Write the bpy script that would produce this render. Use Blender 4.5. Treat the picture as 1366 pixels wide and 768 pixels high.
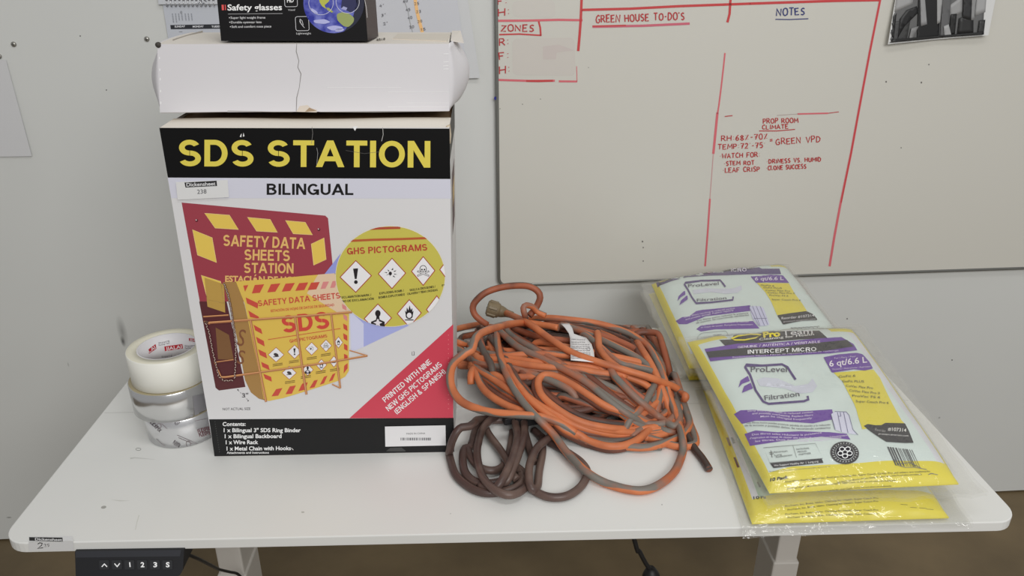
import bpy, bmesh, math, random
from mathutils import Vector, noise
from mathutils.bvhtree import BVHTree
from mathutils.geometry import tessellate_polygon
random.seed(7)
for o in list(bpy.data.objects): bpy.data.objects.remove(o)
SC = bpy.context.scene
COL = SC.collection

# ------------------------------------------------------------------ camera, world, lights, exposure
DZ = 0.7062                       # height of the desk top above the floor
FPX, PITCH, ROLL, YAW = 1029.072, 0.42518349, 0.00540863, -0.03831892
CAM = Vector((0.65275952, -0.81976771, DZ + 0.73748804))
FWD = Vector((-math.sin(YAW)*math.cos(PITCH), math.cos(YAW)*math.cos(PITCH), -math.sin(PITCH)))
R0 = Vector((math.cos(YAW), math.sin(YAW), 0)); U0 = R0.cross(FWD)
RT = R0*math.cos(ROLL) + U0*math.sin(ROLL); UP = U0*math.cos(ROLL) - R0*math.sin(ROLL)
cd = bpy.data.cameras.new('camera'); cam = bpy.data.objects.new('camera', cd); COL.objects.link(cam)
cd.sensor_width = 36; cd.lens = FPX*36/1366; cd.clip_start = 0.02; cd.clip_end = 50
from mathutils import Matrix
cam.matrix_world = Matrix(((RT.x, UP.x, -FWD.x, CAM.x), (RT.y, UP.y, -FWD.y, CAM.y), (RT.z, UP.z, -FWD.z, CAM.z), (0, 0, 0, 1)))
SC.camera = cam
SC.view_settings.view_transform = 'Standard'; SC.view_settings.look = 'None'
SC.view_settings.gamma = 1; SC.view_settings.use_curve_mapping = False
SC.view_settings.exposure = 0.0
SC.cycles.transparent_max_bounces = 48; SC.cycles.max_bounces = 12
w = bpy.data.worlds.new('world'); SC.world = w; w.use_nodes = True
w.node_tree.nodes['Background'].inputs[0].default_value = (1.0, 1.0, 1.0, 1)
w.node_tree.nodes['Background'].inputs[1].default_value = 0.30
def area(name, loc, sx, sy, power, target=None):
    l = bpy.data.lights.new(name, 'AREA'); l.shape = 'RECTANGLE'; l.size = sx; l.size_y = sy; l.energy = power
    l.color = (1.0, 0.995, 0.98)
    o = bpy.data.objects.new(name, l); COL.objects.link(o); o.location = loc
    if target: o.rotation_euler = (Vector(target)-Vector(loc)).to_track_quat('-Z', 'Y').to_euler()
    return o
area('ceiling_tube_light', (1.0, -0.45, 2.75), 1.25, 0.35, 9)
area('ceiling_tube_light', (1.7, -3.1, 2.9), 2.4, 1.2, 85, (0.9, 0.5, 0.9))

# ------------------------------------------------------------------ pixel -> place helpers (a ray of the camera met with a real plane)
def ray(x, y): return (FWD*FPX + RT*(x-683) + UP*(384-y)).normalized()
def on_plane(x, y, P, n):
    d = ray(x, y); return CAM + d*((P-CAM).dot(n)/d.dot(n))
def on_desk(x, y, z=0.0): return on_plane(x, y, Vector((0, 0, DZ+z)), Vector((0, 0, 1)))
def on_Y(x, y, Y): return on_plane(x, y, Vector((0, Y, 0)), Vector((0, 1, 0)))
def crop(ox, oy, s): return lambda *p: [(ox+a/s, oy+b/s) for a, b in p]

# ------------------------------------------------------------------ materials
GAIN = 1.28
def lin(c):
    c /= 255.0
    return c/12.92 if c <= .04045 else ((c+.055)/1.055)**2.4
def rgb(c, g=GAIN): return tuple(min(.93, lin(v)*g) for v in c) + (1,)
MATS = {}
def mat(c, rough=.6, metal=0, spec=.5, g=GAIN, name=None, coat=0):
    key = name or (tuple(c), rough, metal, spec, g, coat)
    if key in MATS: return MATS[key]
    m = bpy.data.materials.new(name or 'paint_%02x%02x%02x' % tuple(int(max(0, min(255, v))) for v in c)); m.use_nodes = True
    b = m.node_tree.nodes['Principled BSDF']
    b.inputs['Base Color'].default_value = rgb(c, g); b.inputs['Roughness'].default_value = rough
    b.inputs['Metallic'].default_value = metal; b.inputs['Specular IOR Level'].default_value = spec
    b.inputs['Coat Weight'].default_value = coat; b.inputs['Coat Roughness'].default_value = .12
    MATS[key] = m
    return m
def noise_mat(name, c1, c2, scale, rough=.6, detail=6, lo=.35, hi=.65, bump=0, spec=.5, g=GAIN, extra=None):
    m = bpy.data.materials.new(name); m.use_nodes = True; nt = m.node_tree; b = nt.nodes['Principled BSDF']
    tc = nt.nodes.new('ShaderNodeTexCoord'); n = nt.nodes.new('ShaderNodeTexNoise'); r = nt.nodes.new('ShaderNodeValToRGB')
    n.inputs['Scale'].default_value = scale; n.inputs['Detail'].default_value = detail
    nt.links.new(tc.outputs['Object'], n.inputs['Vector']); nt.links.new(n.outputs['Fac'], r.inputs['Fac'])
    r.color_ramp.elements[0].position = lo; r.color_ramp.elements[1].position = hi
    r.color_ramp.elements[0].color = rgb(c1, g); r.color_ramp.elements[1].color = rgb(c2, g)
    nt.links.new(r.outputs['Color'], b.inputs['Base Color'])
    b.inputs['Roughness'].default_value = rough; b.inputs['Specular IOR Level'].default_value = spec
    if bump:
        bp = nt.nodes.new('ShaderNodeBump'); bp.inputs['Strength'].default_value = bump; bp.inputs['Distance'].default_value = .004
        nt.links.new(n.outputs['Fac'], bp.inputs['Height']); nt.links.new(bp.outputs['Normal'], b.inputs['Normal'])
    return m
def film_mat():
    m = bpy.data.materials.new('clear_film'); m.use_nodes = True; nt = m.node_tree; nt.nodes.clear()
    out = nt.nodes.new('ShaderNodeOutputMaterial'); tr = nt.nodes.new('ShaderNodeBsdfTransparent'); gl = nt.nodes.new('ShaderNodeBsdfGlossy')
    df = nt.nodes.new('ShaderNodeBsdfDiffuse'); m1 = nt.nodes.new('ShaderNodeMixShader'); m2 = nt.nodes.new('ShaderNodeMixShader')
    lw = nt.nodes.new('ShaderNodeLayerWeight'); lw.inputs['Blend'].default_value = .5; pw = nt.nodes.new('ShaderNodeMath'); pw.operation = 'POWER'; pw.inputs[1].default_value = 4
    fr = nt.nodes.new('ShaderNodeMath'); fr.operation = 'MULTIPLY_ADD'; fr.inputs[1].default_value = .6; fr.inputs[2].default_value = .06
    nt.links.new(lw.outputs['Facing'], pw.inputs[0]); nt.links.new(pw.outputs[0], fr.inputs[0])
    tcf = nt.nodes.new('ShaderNodeTexCoord'); nzf = nt.nodes.new('ShaderNodeTexNoise'); nzf.inputs['Scale'].default_value = 34; nzf.inputs['Detail'].default_value = 3; nzf.inputs['Distortion'].default_value = 1.2
    bpf = nt.nodes.new('ShaderNodeBump'); bpf.inputs['Strength'].default_value = .75; bpf.inputs['Distance'].default_value = .006
    nt.links.new(tcf.outputs['Object'], nzf.inputs['Vector']); nt.links.new(nzf.outputs['Fac'], bpf.inputs['Height']); nt.links.new(bpf.outputs[0], gl.inputs['Normal'])
    tr.inputs[0].default_value = (.985, .985, .978, 1); gl.inputs['Roughness'].default_value = .09
    df.inputs[0].default_value = (.74, .73, .68, 1)
    m1.inputs[0].default_value = .075
    nt.links.new(tr.outputs[0], m1.inputs[1]); nt.links.new(df.outputs[0], m1.inputs[2])
    nt.links.new(fr.outputs[0], m2.inputs[0]); nt.links.new(m1.outputs[0], m2.inputs[1]); nt.links.new(gl.outputs[0], m2.inputs[2])
    nt.links.new(m2.outputs[0], out.inputs[0])
    return m
WHITE = (206, 206, 206); BLACK = (16, 15, 16)

# ------------------------------------------------------------------ mesh collecting and object building
WL = {}
def tag(o, label=None, cat=None, group=None, kind=None):
    if label: o['label'] = label
    if cat: o['category'] = cat
    if group: o['group'] = group
    if kind: o['kind'] = kind
    return o
def thing(name, label, cat, loc, group=None):
    o = bpy.data.objects.new(name, None); COL.objects.link(o); o.location = loc; o.empty_display_size = .05
    WL[o.name] = Vector(loc)
    return tag(o, label, cat, group)
class MB:
    def __init__(s): s.v = []; s.f = []; s.m = []; s.mats = []; s.uv = None; s.sm = []
    def slot(s, m):
        if m not in s.mats: s.mats.append(m)
        return s.mats.index(m)
    def add(s, vs, fs, m, smooth=False):
        k = len(s.v); i = s.slot(m); s.v += [Vector(v) for v in vs]
        for f in fs: s.f.append([k+q for q in f]); s.m.append(i); s.sm.append(smooth)
    def box(s, lo, hi, m):
        x0, y0, z0 = lo; x1, y1, z1 = hi
        s.hexa([(x0,y0,z0),(x1,y0,z0),(x1,y1,z0),(x0,y1,z0)], [(x0,y0,z1),(x1,y0,z1),(x1,y1,z1),(x0,y1,z1)], m)
    def hexa(s, b, t, m):
        s.add(list(b)+list(t), [(3,2,1,0),(4,5,6,7),(0,1,5,4),(1,2,6,5),(2,3,7,6),(3,0,4,7)], m)
    def grid(s, fn, nu, nv, m, smooth=True, mfn=None, flip=False):
        k = len(s.v)
        for j in range(nv+1):
            for i in range(nu+1): s.v.append(Vector(fn(i/nu, j/nv)))
        for j in range(nv):
            for i in range(nu):
                a = k+j*(nu+1)+i; q = [a, a+1, a+nu+2, a+nu+1]
                s.f.append(q[::-1] if flip else q); s.m.append(s.slot(mfn((i+.5)/nu, (j+.5)/nv) if mfn else m)); s.sm.append(smooth)
    def lathe(s, prof, m, n=48, axis=None, closed=False, mfn=None):
        O, A = axis; A = A.normalized(); X = A.orthogonal().normalized(); Y = A.cross(X)
        k = len(s.v)
        for r, h in prof:
            for i in range(n):
                t = 2*math.pi*i/n; s.v.append(O + A*h + X*(r*math.cos(t)) + Y*(r*math.sin(t)))
        L = len(prof)
        for j in range(L if closed else L-1):
            for i in range(n):
                a = k+j*n+i; b = k+j*n+(i+1) % n; c = k+((j+1) % L)*n+(i+1) % n; d = k+((j+1) % L)*n+i
                s.f.append([a, b, c, d]); s.m.append(s.slot(mfn(j) if mfn else m)); s.sm.append(True)
    def tube(s, pts, r, m, n=10, caps=True, twist=0, rfn=None):
        k = len(s.v); N = len(pts); T = [(pts[min(i+1, N-1)]-pts[max(i-1, 0)]).normalized() for i in range(N)]
        nrm = T[0].orthogonal().normalized(); L = 0; us = []
        if s.uv is None: s.uv = {}
        for i in range(N):
            nrm = (nrm - T[i]*nrm.dot(T[i])).normalized(); b = T[i].cross(nrm)
            if i: L += (pts[i]-pts[i-1]).length
            us.append(L)
            rr = r*(rfn(i/(N-1)) if rfn else 1)
            for j in range(n):
                a = 2*math.pi*j/n; s.v.append(pts[i] + nrm*(rr*math.cos(a)) + b*(rr*math.sin(a)))
        mi = s.slot(m)
        for i in range(N-1):
            for j in range(n):
                s.uv[len(s.f)] = [(j/n+twist, us[i]), ((j+1)/n+twist, us[i]), ((j+1)/n+twist, us[i+1]), (j/n+twist, us[i+1])]
                s.f.append([k+i*n+j, k+i*n+(j+1) % n, k+(i+1)*n+(j+1) % n, k+(i+1)*n+j]); s.m.append(mi); s.sm.append(True)
        if caps:
            s.f.append([k+j for j in range(n)][::-1]); s.m.append(mi); s.sm.append(False)
            s.f.append([k+(N-1)*n+j for j in range(n)]); s.m.append(mi); s.sm.append(False)
    def build(s, name, parent=None, loc=None, bevel=0, solid=0, label=None, cat=None, group=None, kind=None):
        L = WL[parent.name] if parent else Vector(loc if loc else (0, 0, 0))
        me = bpy.data.meshes.new(name); me.from_pydata([tuple(v-L) for v in s.v], [], s.f)
        for m in s.mats: me.materials.append(m)
        me.polygons.foreach_set('material_index', s.m); me.polygons.foreach_set('use_smooth', s.sm)
        if s.uv:
            lay = me.uv_layers.new(name='cord')
            for pi, q in s.uv.items():
                for c, li in enumerate(me.polygons[pi].loop_indices): lay.data[li].uv = q[c]
        me.update()
        o = bpy.data.objects.new(name, me); COL.objects.link(o)
        if parent: o.parent = parent
        else: o.location = L
        WL[o.name] = L
        if bevel:
            b = o.modifiers.new('bevel', 'BEVEL'); b.width = bevel; b.segments = 2; b.limit_method = 'ANGLE'; b.angle_limit = math.radians(50)
        if solid:
            b = o.modifiers.new('solid', 'SOLIDIFY'); b.thickness = solid; b.offset = -1
        return tag(o, label, cat, group, kind)

# ------------------------------------------------------------------ printing: flat shapes and lettering laid on a surface
_tc = {}
def text_geo(s, bold, cond=1):
    key = (s, bold)
    if key in _tc: return _tc[key]
    cu = bpy.data.curves.new('lettering', 'FONT'); cu.body = s; cu.size = 1; cu.resolution_u = 3; cu.offset = bold; cu.fill_mode = 'BOTH'
    o = bpy.data.objects.new('lettering', cu); COL.objects.link(o); bpy.context.view_layer.update()
    me = bpy.data.meshes.new_from_object(o.evaluated_get(bpy.context.evaluated_depsgraph_get()))
    vs = [(v.co.x, v.co.y) for v in me.vertices]; fs = [list(p.vertices) for p in me.polygons]
    bpy.data.objects.remove(o); bpy.data.curves.remove(cu); bpy.data.meshes.remove(me)
    _tc[key] = (vs, fs); return vs, fs
CAPH = max(v[1] for v in text_geo('H', 0)[0])
STROKES = {  # single-stroke marker capitals on a 0..1 grid (width, strokes)
 'A': (.8, [[(0,0),(.4,1),(.8,0)], [(.13,.35),(.67,.35)]]), 'B': (.7, [[(0,0),(0,1),(.5,.95),(.55,.7),(.4,.53),(0,.5)], [(.4,.53),(.65,.35),(.6,.08),(.4,0),(0,0)]]),
 'C': (.7, [[(.68,.85),(.45,1),(.15,.85),(.02,.5),(.12,.12),(.4,0),(.7,.1)]]), 'D': (.75, [[(0,0),(.02,1)], [(-.05,1),(.4,.93),(.7,.6),(.6,.2),(.3,0),(-.05,.02)]]),
 'E': (.65, [[(.62,1),(0,.97),(0,0),(.65,.04)], [(0,.5),(.5,.54)]]), 'F': (.62, [[(0,0),(0,1),(.62,1)], [(0,.52),(.48,.54)]]),
 'G': (.8, [[(.7,.86),(.42,1),(.12,.8),(0,.42),(.15,.06),(.48,0),(.72,.16),(.72,.45),(.42,.45)]]), 'H': (.75, [[(0,0),(0,1)], [(.7,0),(.72,1)], [(0,.5),(.72,.52)]]),
 'I': (.2, [[(.1,0),(.1,1)]]), 'L': (.6, [[(.02,1),(0,0),(.6,.04)]]), 'M': (.95, [[(0,0),(.1,1),(.46,.35),(.82,1),(.95,0)]]),
 'N': (.8, [[(0,0),(.03,1),(.72,.02),(.76,1)]]), 'O': (.8, [[(.4,1),(.1,.85),(0,.5),(.12,.1),(.42,0),(.72,.14),(.8,.5),(.68,.88),(.4,1)]]),
 'P': (.65, [[(0,0),(.02,1),(.5,.95),(.62,.72),(.45,.5),(.02,.45)]]), 'R': (.72, [[(0,0),(.02,1),(.5,.95),(.62,.72),(.42,.5),(.02,.46)], [(.3,.48),(.72,0)]]),
 'S': (.62, [[(.6,.9),(.35,1),(.08,.85),(.1,.62),(.5,.42),(.58,.18),(.35,0),(.02,.08)]]), 'T': (.75, [[(0,1),(.75,1)], [(.38,1),(.36,0)]]),
 'U': (.75, [[(0,1),(.04,.2),(.35,0),(.66,.15),(.72,1)]]), 'V': (.75, [[(0,1),(.38,0),(.75,1)]]), 'W': (1, [[(0,1),(.22,0),(.5,.7),(.76,0),(1,1)]]),
 'Z': (.7, [[(.02,.96),(.66,1),(0,.02),(.7,.04)]]), '0': (.6, [[(.3,1),(.05,.8),(0,.4),(.2,0),(.5,.1),(.6,.55),(.5,.9),(.3,1)]]),
 '1': (.25, [[(0,.8),(.15,1),(.15,0)]]), '2': (.6, [[(.02,.8),(.25,1),(.52,.85),(.45,.5),(0,0),(.6,.03)]]), '3': (.55, [[(.05,.95),(.45,.95),(.5,.7),(.2,.53),(.52,.35),(.45,.05),(.02,.03)]]),
 '4': (.6, [[(.4,1),(0,.4),(.6,.4)], [(.45,.7),(.42,0)]]), '5': (.6, [[(.55,1),(.1,.97),(.05,.55),(.4,.6),(.58,.3),(.4,0),(.02,.05)]]), '6': (.58, [[(.45,1),(.1,.6),(.02,.25),(.25,0),(.55,.15),(.5,.42),(.25,.5),(.05,.3)]]),
 '7': (.6, [[(0,.97),(.6,1),(.25,0)], [(.15,.5),(.5,.52)]]), '8': (.58, [[(.3,.52),(.05,.75),(.28,1),(.52,.78),(.3,.52),(.02,.22),(.28,0),(.56,.22),(.3,.52)]]),
 '%': (.6, [[(.55,1),(.05,0)], [(.1,.9),(.16,.85)], [(.45,.15),(.52,.1)]]), ':': (.2, [[(.1,.75),(.12,.68)], [(.1,.25),(.12,.18)]]),
 '=': (.5, [[(0,.62),(.45,.64)], [(0,.35),(.45,.37)]]), '-': (.42, [[(.05,.5),(.38,.52)]]), '.': (.2, [[(.06,.06),(.12,.0)]]), "'": (.2, [[(.1,1.05),(.06,.85)]]),
 '*': (.3, [[(.1,.5),(.18,.46)]]), '^': (.25, [[(.1,1),(.16,.95)]]), '"': (.3, [[(.08,1.05),(.06,.85)], [(.22,1.05),(.2,.85)]]), ' ': (.45, [])}
def clip_convex(poly, conv):
    ar = sum(conv[i][0]*conv[(i+1) % len(conv)][1]-conv[(i+1) % len(conv)][0]*conv[i][1] for i in range(len(conv)))
    sg = 1 if ar > 0 else -1
    out = list(poly)
    for i in range(len(conv)):
        a, b = conv[i], conv[(i+1) % len(conv)]; inp = out; out = []
        side = lambda p: sg*((b[0]-a[0])*(p[1]-a[1])-(b[1]-a[1])*(p[0]-a[0]))
        for k in range(len(inp)):
            p, q = inp[k-1], inp[k]; sp, sq = side(p), side(q)
            if (sp >= 0) != (sq >= 0):
                t = sp/(sp-sq); out.append((p[0]+t*(q[0]-p[0]), p[1]+t*(q[1]-p[1])))
            if sq >= 0: out.append(q)
        if not out: return []
    return out
class Print:
    """adds shapes given as seen in the photograph to a mesh, each laid on the surface 'fn' gives (point, normal)"""
    def __init__(s, mb, fn, fine=0, step=.00022, gloss=.5): s.mb = mb; s.fn = fn; s.fine = fine; s.step = step; s.gloss = gloss; s.clip = None
    def raw(s, vs, fs, m, layer):
        if s.fine:
            bm = bmesh.new(); bv = [bm.verts.new((x, y, 0)) for x, y in vs]
            for f in fs:
                try: bm.faces.new([bv[i] for i in f])
                except ValueError: pass
            for _ in range(7):
                le = [e for e in bm.edges if e.calc_length() > s.fine]
                if not le: break
                bmesh.ops.subdivide_edges(bm, edges=le, cuts=1)
                bmesh.ops.triangulate(bm, faces=[f for f in bm.faces if len(f.verts) > 3])
            bm.verts.index_update(); vs = [(v.co.x, v.co.y) for v in bm.verts]; fs = [[v.index for v in f.verts] for f in bm.faces]; bm.free()
        out = []
        for x, y in vs:
            r = s.fn(x, y); out.append(None if r is None else r[0]+r[1]*(s.step*layer))
        fs = [f for f in fs if all(out[i] is not None for i in f)]
        if not fs: return
        # keep faces turned to the viewer
        good = []
        for f in fs:
            a, b, c = out[f[0]], out[f[1]], out[f[2]]
            good.append(f if (b-a).cross(c-a).dot(CAM-a) > 0 else f[::-1])
        used = sorted({i for f in good for i in f}); mp = {u: k for k, u in enumerate(used)}
        s.mb.add([out[u] for u in used], [[mp[i] for i in f] for f in good], m, smooth=bool(s.fine))
    def mt(s, c): return c if not isinstance(c, tuple) else mat(c, s.gloss)
    def poly(s, pts, c, layer=1):
        pts = list(pts)
        if s.clip: pts = clip_convex(pts, s.clip)
        if len(pts) < 3: return
        tri = tessellate_polygon([[Vector((x, y, 0)) for x, y in pts]])
        s.raw(pts, [list(t) for t in tri], s.mt(c), layer)
    def quad(s, x0, y0, x1, y1, c, layer=1): s.poly([(x0, y0), (x1, y0), (x1, y1), (x0, y1)], c, layer)
    def line(s, pts, wd, c, layer=1, closed=False):
        pts = list(pts); n = len(pts); vs = []; fs = []
        if closed: pts = pts+[pts[0]]; n += 1
        wf = wd if callable(wd) else (lambda t: wd)
        for i in range(n):
            a = pts[max(i-1, 0)]; b = pts[min(i+1, n-1)]
            if closed and i in (0, n-1): a = pts[-2]; b = pts[1]
            dx, dy = b[0]-a[0], b[1]-a[1]; L = math.hypot(dx, dy) or 1
            h = wf(i/max(1, n-1))/2; k = 1
            if 0 < i < n-1 or closed:
                p = pts[i-1] if i else pts[-2]; e = (pts[i][0]-p[0], pts[i][1]-p[1]); le = math.hypot(*e) or 1
                k = min(1.6, 1/max(.4, abs((e[0]*dx+e[1]*dy)/(le*L))))
            vs += [(pts[i][0]-dy/L*h*k, pts[i][1]+dx/L*h*k), (pts[i][0]+dy/L*h*k, pts[i][1]-dx/L*h*k)]
        for i in range(n-1): fs.append([2*i, 2*i+1, 2*i+3, 2*i+2])
        if s.clip:
            for f in fs: s.poly([vs[i] for i in f], c, layer)
        else: s.raw(vs, fs, s.mt(c), layer)
    def ell(s, cx, cy, rx, ry, c, layer=1, n=40, rot=0):
        s.poly([(cx+rx*math.cos(t)*math.cos(rot)-ry*math.sin(t)*math.sin(rot), cy+rx*math.cos(t)*math.sin(rot)+ry*math.sin(t)*math.cos(rot)) for t in [2*math.pi*i/n for i in range(n)]], c, layer)
    def ring(s, cx, cy, rx, ry, wd, c, layer=1, n=40): s.line([(cx+rx*math.cos(2*math.pi*i/n), cy+ry*math.sin(2*math.pi*i/n)) for i in range(n)], wd, c, layer, closed=True)
    def text(s, body, p0, p1, h, c, layer=2, bold=0.0, up=None, bend=None):
        vs, fs = text_geo(body, bold)
        if not vs: return
        x0 = min(v[0] for v in vs); x1 = max(v[0] for v in vs)
        dx, dy = p1[0]-p0[0], p1[1]-p0[1]; L = math.hypot(dx, dy)
        ux, uy = up if up else (dy/L, -dx/L)
        l2 = math.hypot(ux, uy); ux /= l2; uy /= l2
        out = []
        for x, y in vs:
            t = (x-x0)/(x1-x0); q = y/CAPH*h; e = bend(t) if bend else 0
            out.append((p0[0]+dx*t+ux*(q+e), p0[1]+dy*t+uy*(q+e)))
        if s.clip:
            for f in fs: s.poly([out[i] for i in f], c, layer)
        else: s.raw(out, fs, s.mt(c), layer)
    def hand(s, body, p0, p1, h, wd, c, layer=2):
        tot = sum(STROKES[ch][0]+.28 for ch in body)-.28; rnd = random.Random(body)
        dx, dy = p1[0]-p0[0], p1[1]-p0[1]; L = math.hypot(dx, dy); ux, uy = dy/L*h, -dx/L*h; x = 0
        for ch in body:
            wd_, st = STROKES[ch]; oy = rnd.uniform(-.05, .05); sl = rnd.uniform(-.04, .1); sc = rnd.uniform(.92, 1.06)
            for k in st:
                q = [((x+(a+sl*b)), b*sc+oy) for a, b in k]
                s.hk = (getattr(s, 'hk', 0)+1) % 4; s.line([(p0[0]+dx*a/tot+ux*b, p0[1]+dy*a/tot+uy*b) for a, b in q], wd, c, layer+.2*s.hk)
            x += wd_+.28
def flat(P, n):
    n = n.normalized()
    if n.dot(CAM-P) < 0: n = -n
    return lambda x, y: (on_plane(x, y, P, n), n)
def draped(mb):
    bvh = BVHTree.FromPolygons([tuple(v) for v in mb.v], mb.f)
    def fn(x, y):
        d = ray(x, y); h = bvh.ray_cast(CAM, d)
        if h[0] is None: return None
        n = h[1] if h[1].dot(d) < 0 else -h[1]
        return h[0], n
    return fn
def rounded(pts, r, n=4):
    out = []
    for i in range(len(pts)):
        a, b, c = pts[i-1], pts[i], pts[(i+1) % len(pts)]
        va = (a[0]-b[0], a[1]-b[1]); vc = (c[0]-b[0], c[1]-b[1]); la = math.hypot(*va); lc = math.hypot(*vc)
        ra = min(r, la*.45); rc = min(r, lc*.45)
        A = (b[0]+va[0]/la*ra, b[1]+va[1]/la*ra); Cc = (b[0]+vc[0]/lc*rc, b[1]+vc[1]/lc*rc)
        for k in range(n+1):
            t = k/n; out.append(((1-t)**2*A[0]+2*t*(1-t)*b[0]+t*t*Cc[0], (1-t)**2*A[1]+2*t*(1-t)*b[1]+t*t*Cc[1]))
    return out
def spline(P, step=.006):
    P = [Vector(p) for p in P]; out = []
    for i in range(len(P)-1):
        p0 = P[i-1] if i else P[0]*2-P[1]; p1 = P[i]; p2 = P[i+1]; p3 = P[i+2] if i+2 < len(P) else P[-1]*2-P[-2]
        n = max(2, int((p2-p1).length/step))
        for k in range(n):
            t = k/n
            out.append(.5*((2*p1)+(p2-p0)*t+(2*p0-5*p1+4*p2-p3)*t*t+(3*p1-p0-3*p2+p3)*t**3))
    out.append(P[-1]); return out

# ================================================================== SETTING
WYAW = 0.04012589; WY = 0.82
WN = Vector((math.sin(WYAW), -math.cos(WYAW), 0)); WP = Vector((0, WY, 0)); WD = Vector((math.cos(WYAW), math.sin(WYAW), 0))
def on_wall(x, y, off=0): return on_plane(x, y, WP+WN*off, WN)
def wallmap(off): return lambda x, y: (on_wall(x, y, off), WN)
# floor
m = noise_mat('brown_concrete', (80, 68, 48), (112, 96, 70), 3.2, .55, 9, .3, .72, .15)
b = MB(); b.box((-2.2, -3.2, -.1), (3.6, WY+.35, 0), m); b.build('floor', kind='structure', loc=(0, 0, 0))
# back wall, a hair above the floor so that its ragged foot shows as a dark gap
mw = noise_mat('grey_wall_paint', (189, 190, 187), (194, 195, 192), 1.6, .55, 3, .3, .7, .02, .35)
nt = mw.node_tree; bs = nt.nodes['Principled BSDF']; src = bs.inputs['Base Color'].links[0].from_socket
def smudge(p, rx, rz, strength, src):
    geo = nt.nodes.new('ShaderNodeTexCoord'); mp = nt.nodes.new('ShaderNodeMapping'); mp.vector_type = 'TEXTURE'
    mp.inputs['Location'].default_value = p; mp.inputs['Scale'].default_value = (rx, .2, rz); mp.inputs['Rotation'].default_value = (0, 0, WYAW)
    g = nt.nodes.new('ShaderNodeTexGradient'); g.gradient_type = 'SPHERICAL'; mx = nt.nodes.new('ShaderNodeMix'); mx.data_type = 'RGBA'
    mu = nt.nodes.new('ShaderNodeMath'); mu.operation = 'MULTIPLY'; mu.inputs[1].default_value = strength
    nt.links.new(geo.outputs['Object'], mp.inputs['Vector']); nt.links.new(mp.outputs[0], g.inputs[0]); nt.links.new(g.outputs[1], mu.inputs[0])
    nt.links.new(mu.outputs[0], mx.inputs[0]); nt.links.new(src, mx.inputs[6]); mx.inputs[7].default_value = rgb((60, 58, 56))
    return mx.outputs[2]
src = smudge(on_wall(163, 442), .012, .045, .5, src); src = smudge(on_wall(164, 455), .006, .016, .9, src)
src = smudge(on_wall(12, 690), .008, .003, .8, src); src = smudge(on_wall(91, 486), .002, .008, .4, src); src = smudge(on_wall(1253, 557), .004, .004, .6, src)
nt.links.new(src, bs.inputs['Base Color'])
b = MB(); A = WP-WD*2.2; B_ = WP+WD*3.6; k = -WN*.12
zz = [.006, 2.8]
b.hexa([A+Vector((0,0,.006)), B_+Vector((0,0,.006)), B_+k+Vector((0,0,.006)), A+k+Vector((0,0,.006))], [A+Vector((0,0,2.8)), B_+Vector((0,0,2.8)), B_+k+Vector((0,0,2.8)), A+k+Vector((0,0,2.8))], mw)
p = Print(b, wallmap(0))
for x, y in ((107, 48), (142, 120), (1130, 425), (1270, 480)): p.ell(x, y, .9, .9, (70, 68, 66), 1, 8)
b.build('wall_back', kind='structure')

# ================================================================== WHITEBOARD
c0 = on_wall(663.2, 379.8); c1 = on_wall(1366, 356.6); ex = (c1-c0).normalized(); ez = WN.cross(ex) if WN.cross(ex).z > 0 else -WN.cross(ex)
BW, BH = 1.83, 1.22
wb = thing('whiteboard', 'large whiteboard with red marker notes mounted on the grey wall', 'whiteboard', c0)
b = MB(); mboard = mat((190, 188, 180), .32, spec=.5)
q = lambda u, v, off: c0+ex*u+ez*v+WN*off
rr = .022
def rr_pts(ins, off):
    pts = []; r = max(.004, rr-ins)
    for cx, cy, a0 in ((ins+r, ins+r, 180), (BW-ins-r, ins+r, 270), (BW-ins-r, BH-ins-r, 0), (ins+r, BH-ins-r, 90)):
        for k in range(7):
            t = math.radians(a0+15*k); pts.append(q(cx+r*math.cos(t), cy+r*math.sin(t), off))
    return pts
P1 = rr_pts(.004, .0122); n = len(P1); P0 = rr_pts(.004, .002)
b.add(P1+P0, [list(range(n))]+[[i, i+n, (i+1) % n+n, (i+1) % n] for i in range(n)], mboard)
pb = Print(b, lambda x, y: (on_wall(x, y, .0122), WN), gloss=.5, step=.0002)
RED = (182, 58, 60); RED2 = (196, 96, 104); DRED = (168, 44, 46); BLUE = (44, 52, 108)
w1 = crop(640, 0, 3.794); w5 = crop(920, 130, 5.254); w6 = crop(1000, 0, 3.732)
pb.poly(rounded(w1((165, 195), (480, 190), (485, 385), (165, 380)), 8), (187, 182, 175), 1)
pb.poly(rounded(w1((165, 5), (380, 0), (385, 90), (165, 85)), 8), (188, 184, 177), 1)
pb.poly(w1((320, 235), (400, 225), (480, 255), (390, 265), (385, 300), (320, 300)), (184, 175, 170), 2)
L = lambda pts, wd, c, ly=3: pb.line(pts, wd, c, ly)
L(w1((518, -60), (515, 0), (511, 100), (505, 180), (498, 258)), 3.4, RED); L(w1((515, 50), (760, 44), (1010, 31), (1265, 22), (1370, 18)), 3.3, RED)
L(w6((0, 18), (180, 12), (420, 4), (650, 0)), 3.4, RED); L(w1((1272, -60), (1266, 40), (1264, 70), (1253, 113)), 3.2, RED)
L(w1((88, 105), (240, 104), (400, 100), (520, 102)), 3.0, RED2); L(w1((98, 175), (200, 172), (312, 179)), 2.0, RED); L(w1((298, 108), (306, 140), (309, 180)), 2.4, RED)
L(w1((93, 404), (250, 409), (380, 408)), 2.8, RED2); L(w1((235, 409), (300, 410), (370, 408)), 2.8, RED, 4); L(w1((400, 411), (493, 412)), 2.6, RED2); L(w1((490, 335), (492, 412)), .9, RED2)
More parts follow.
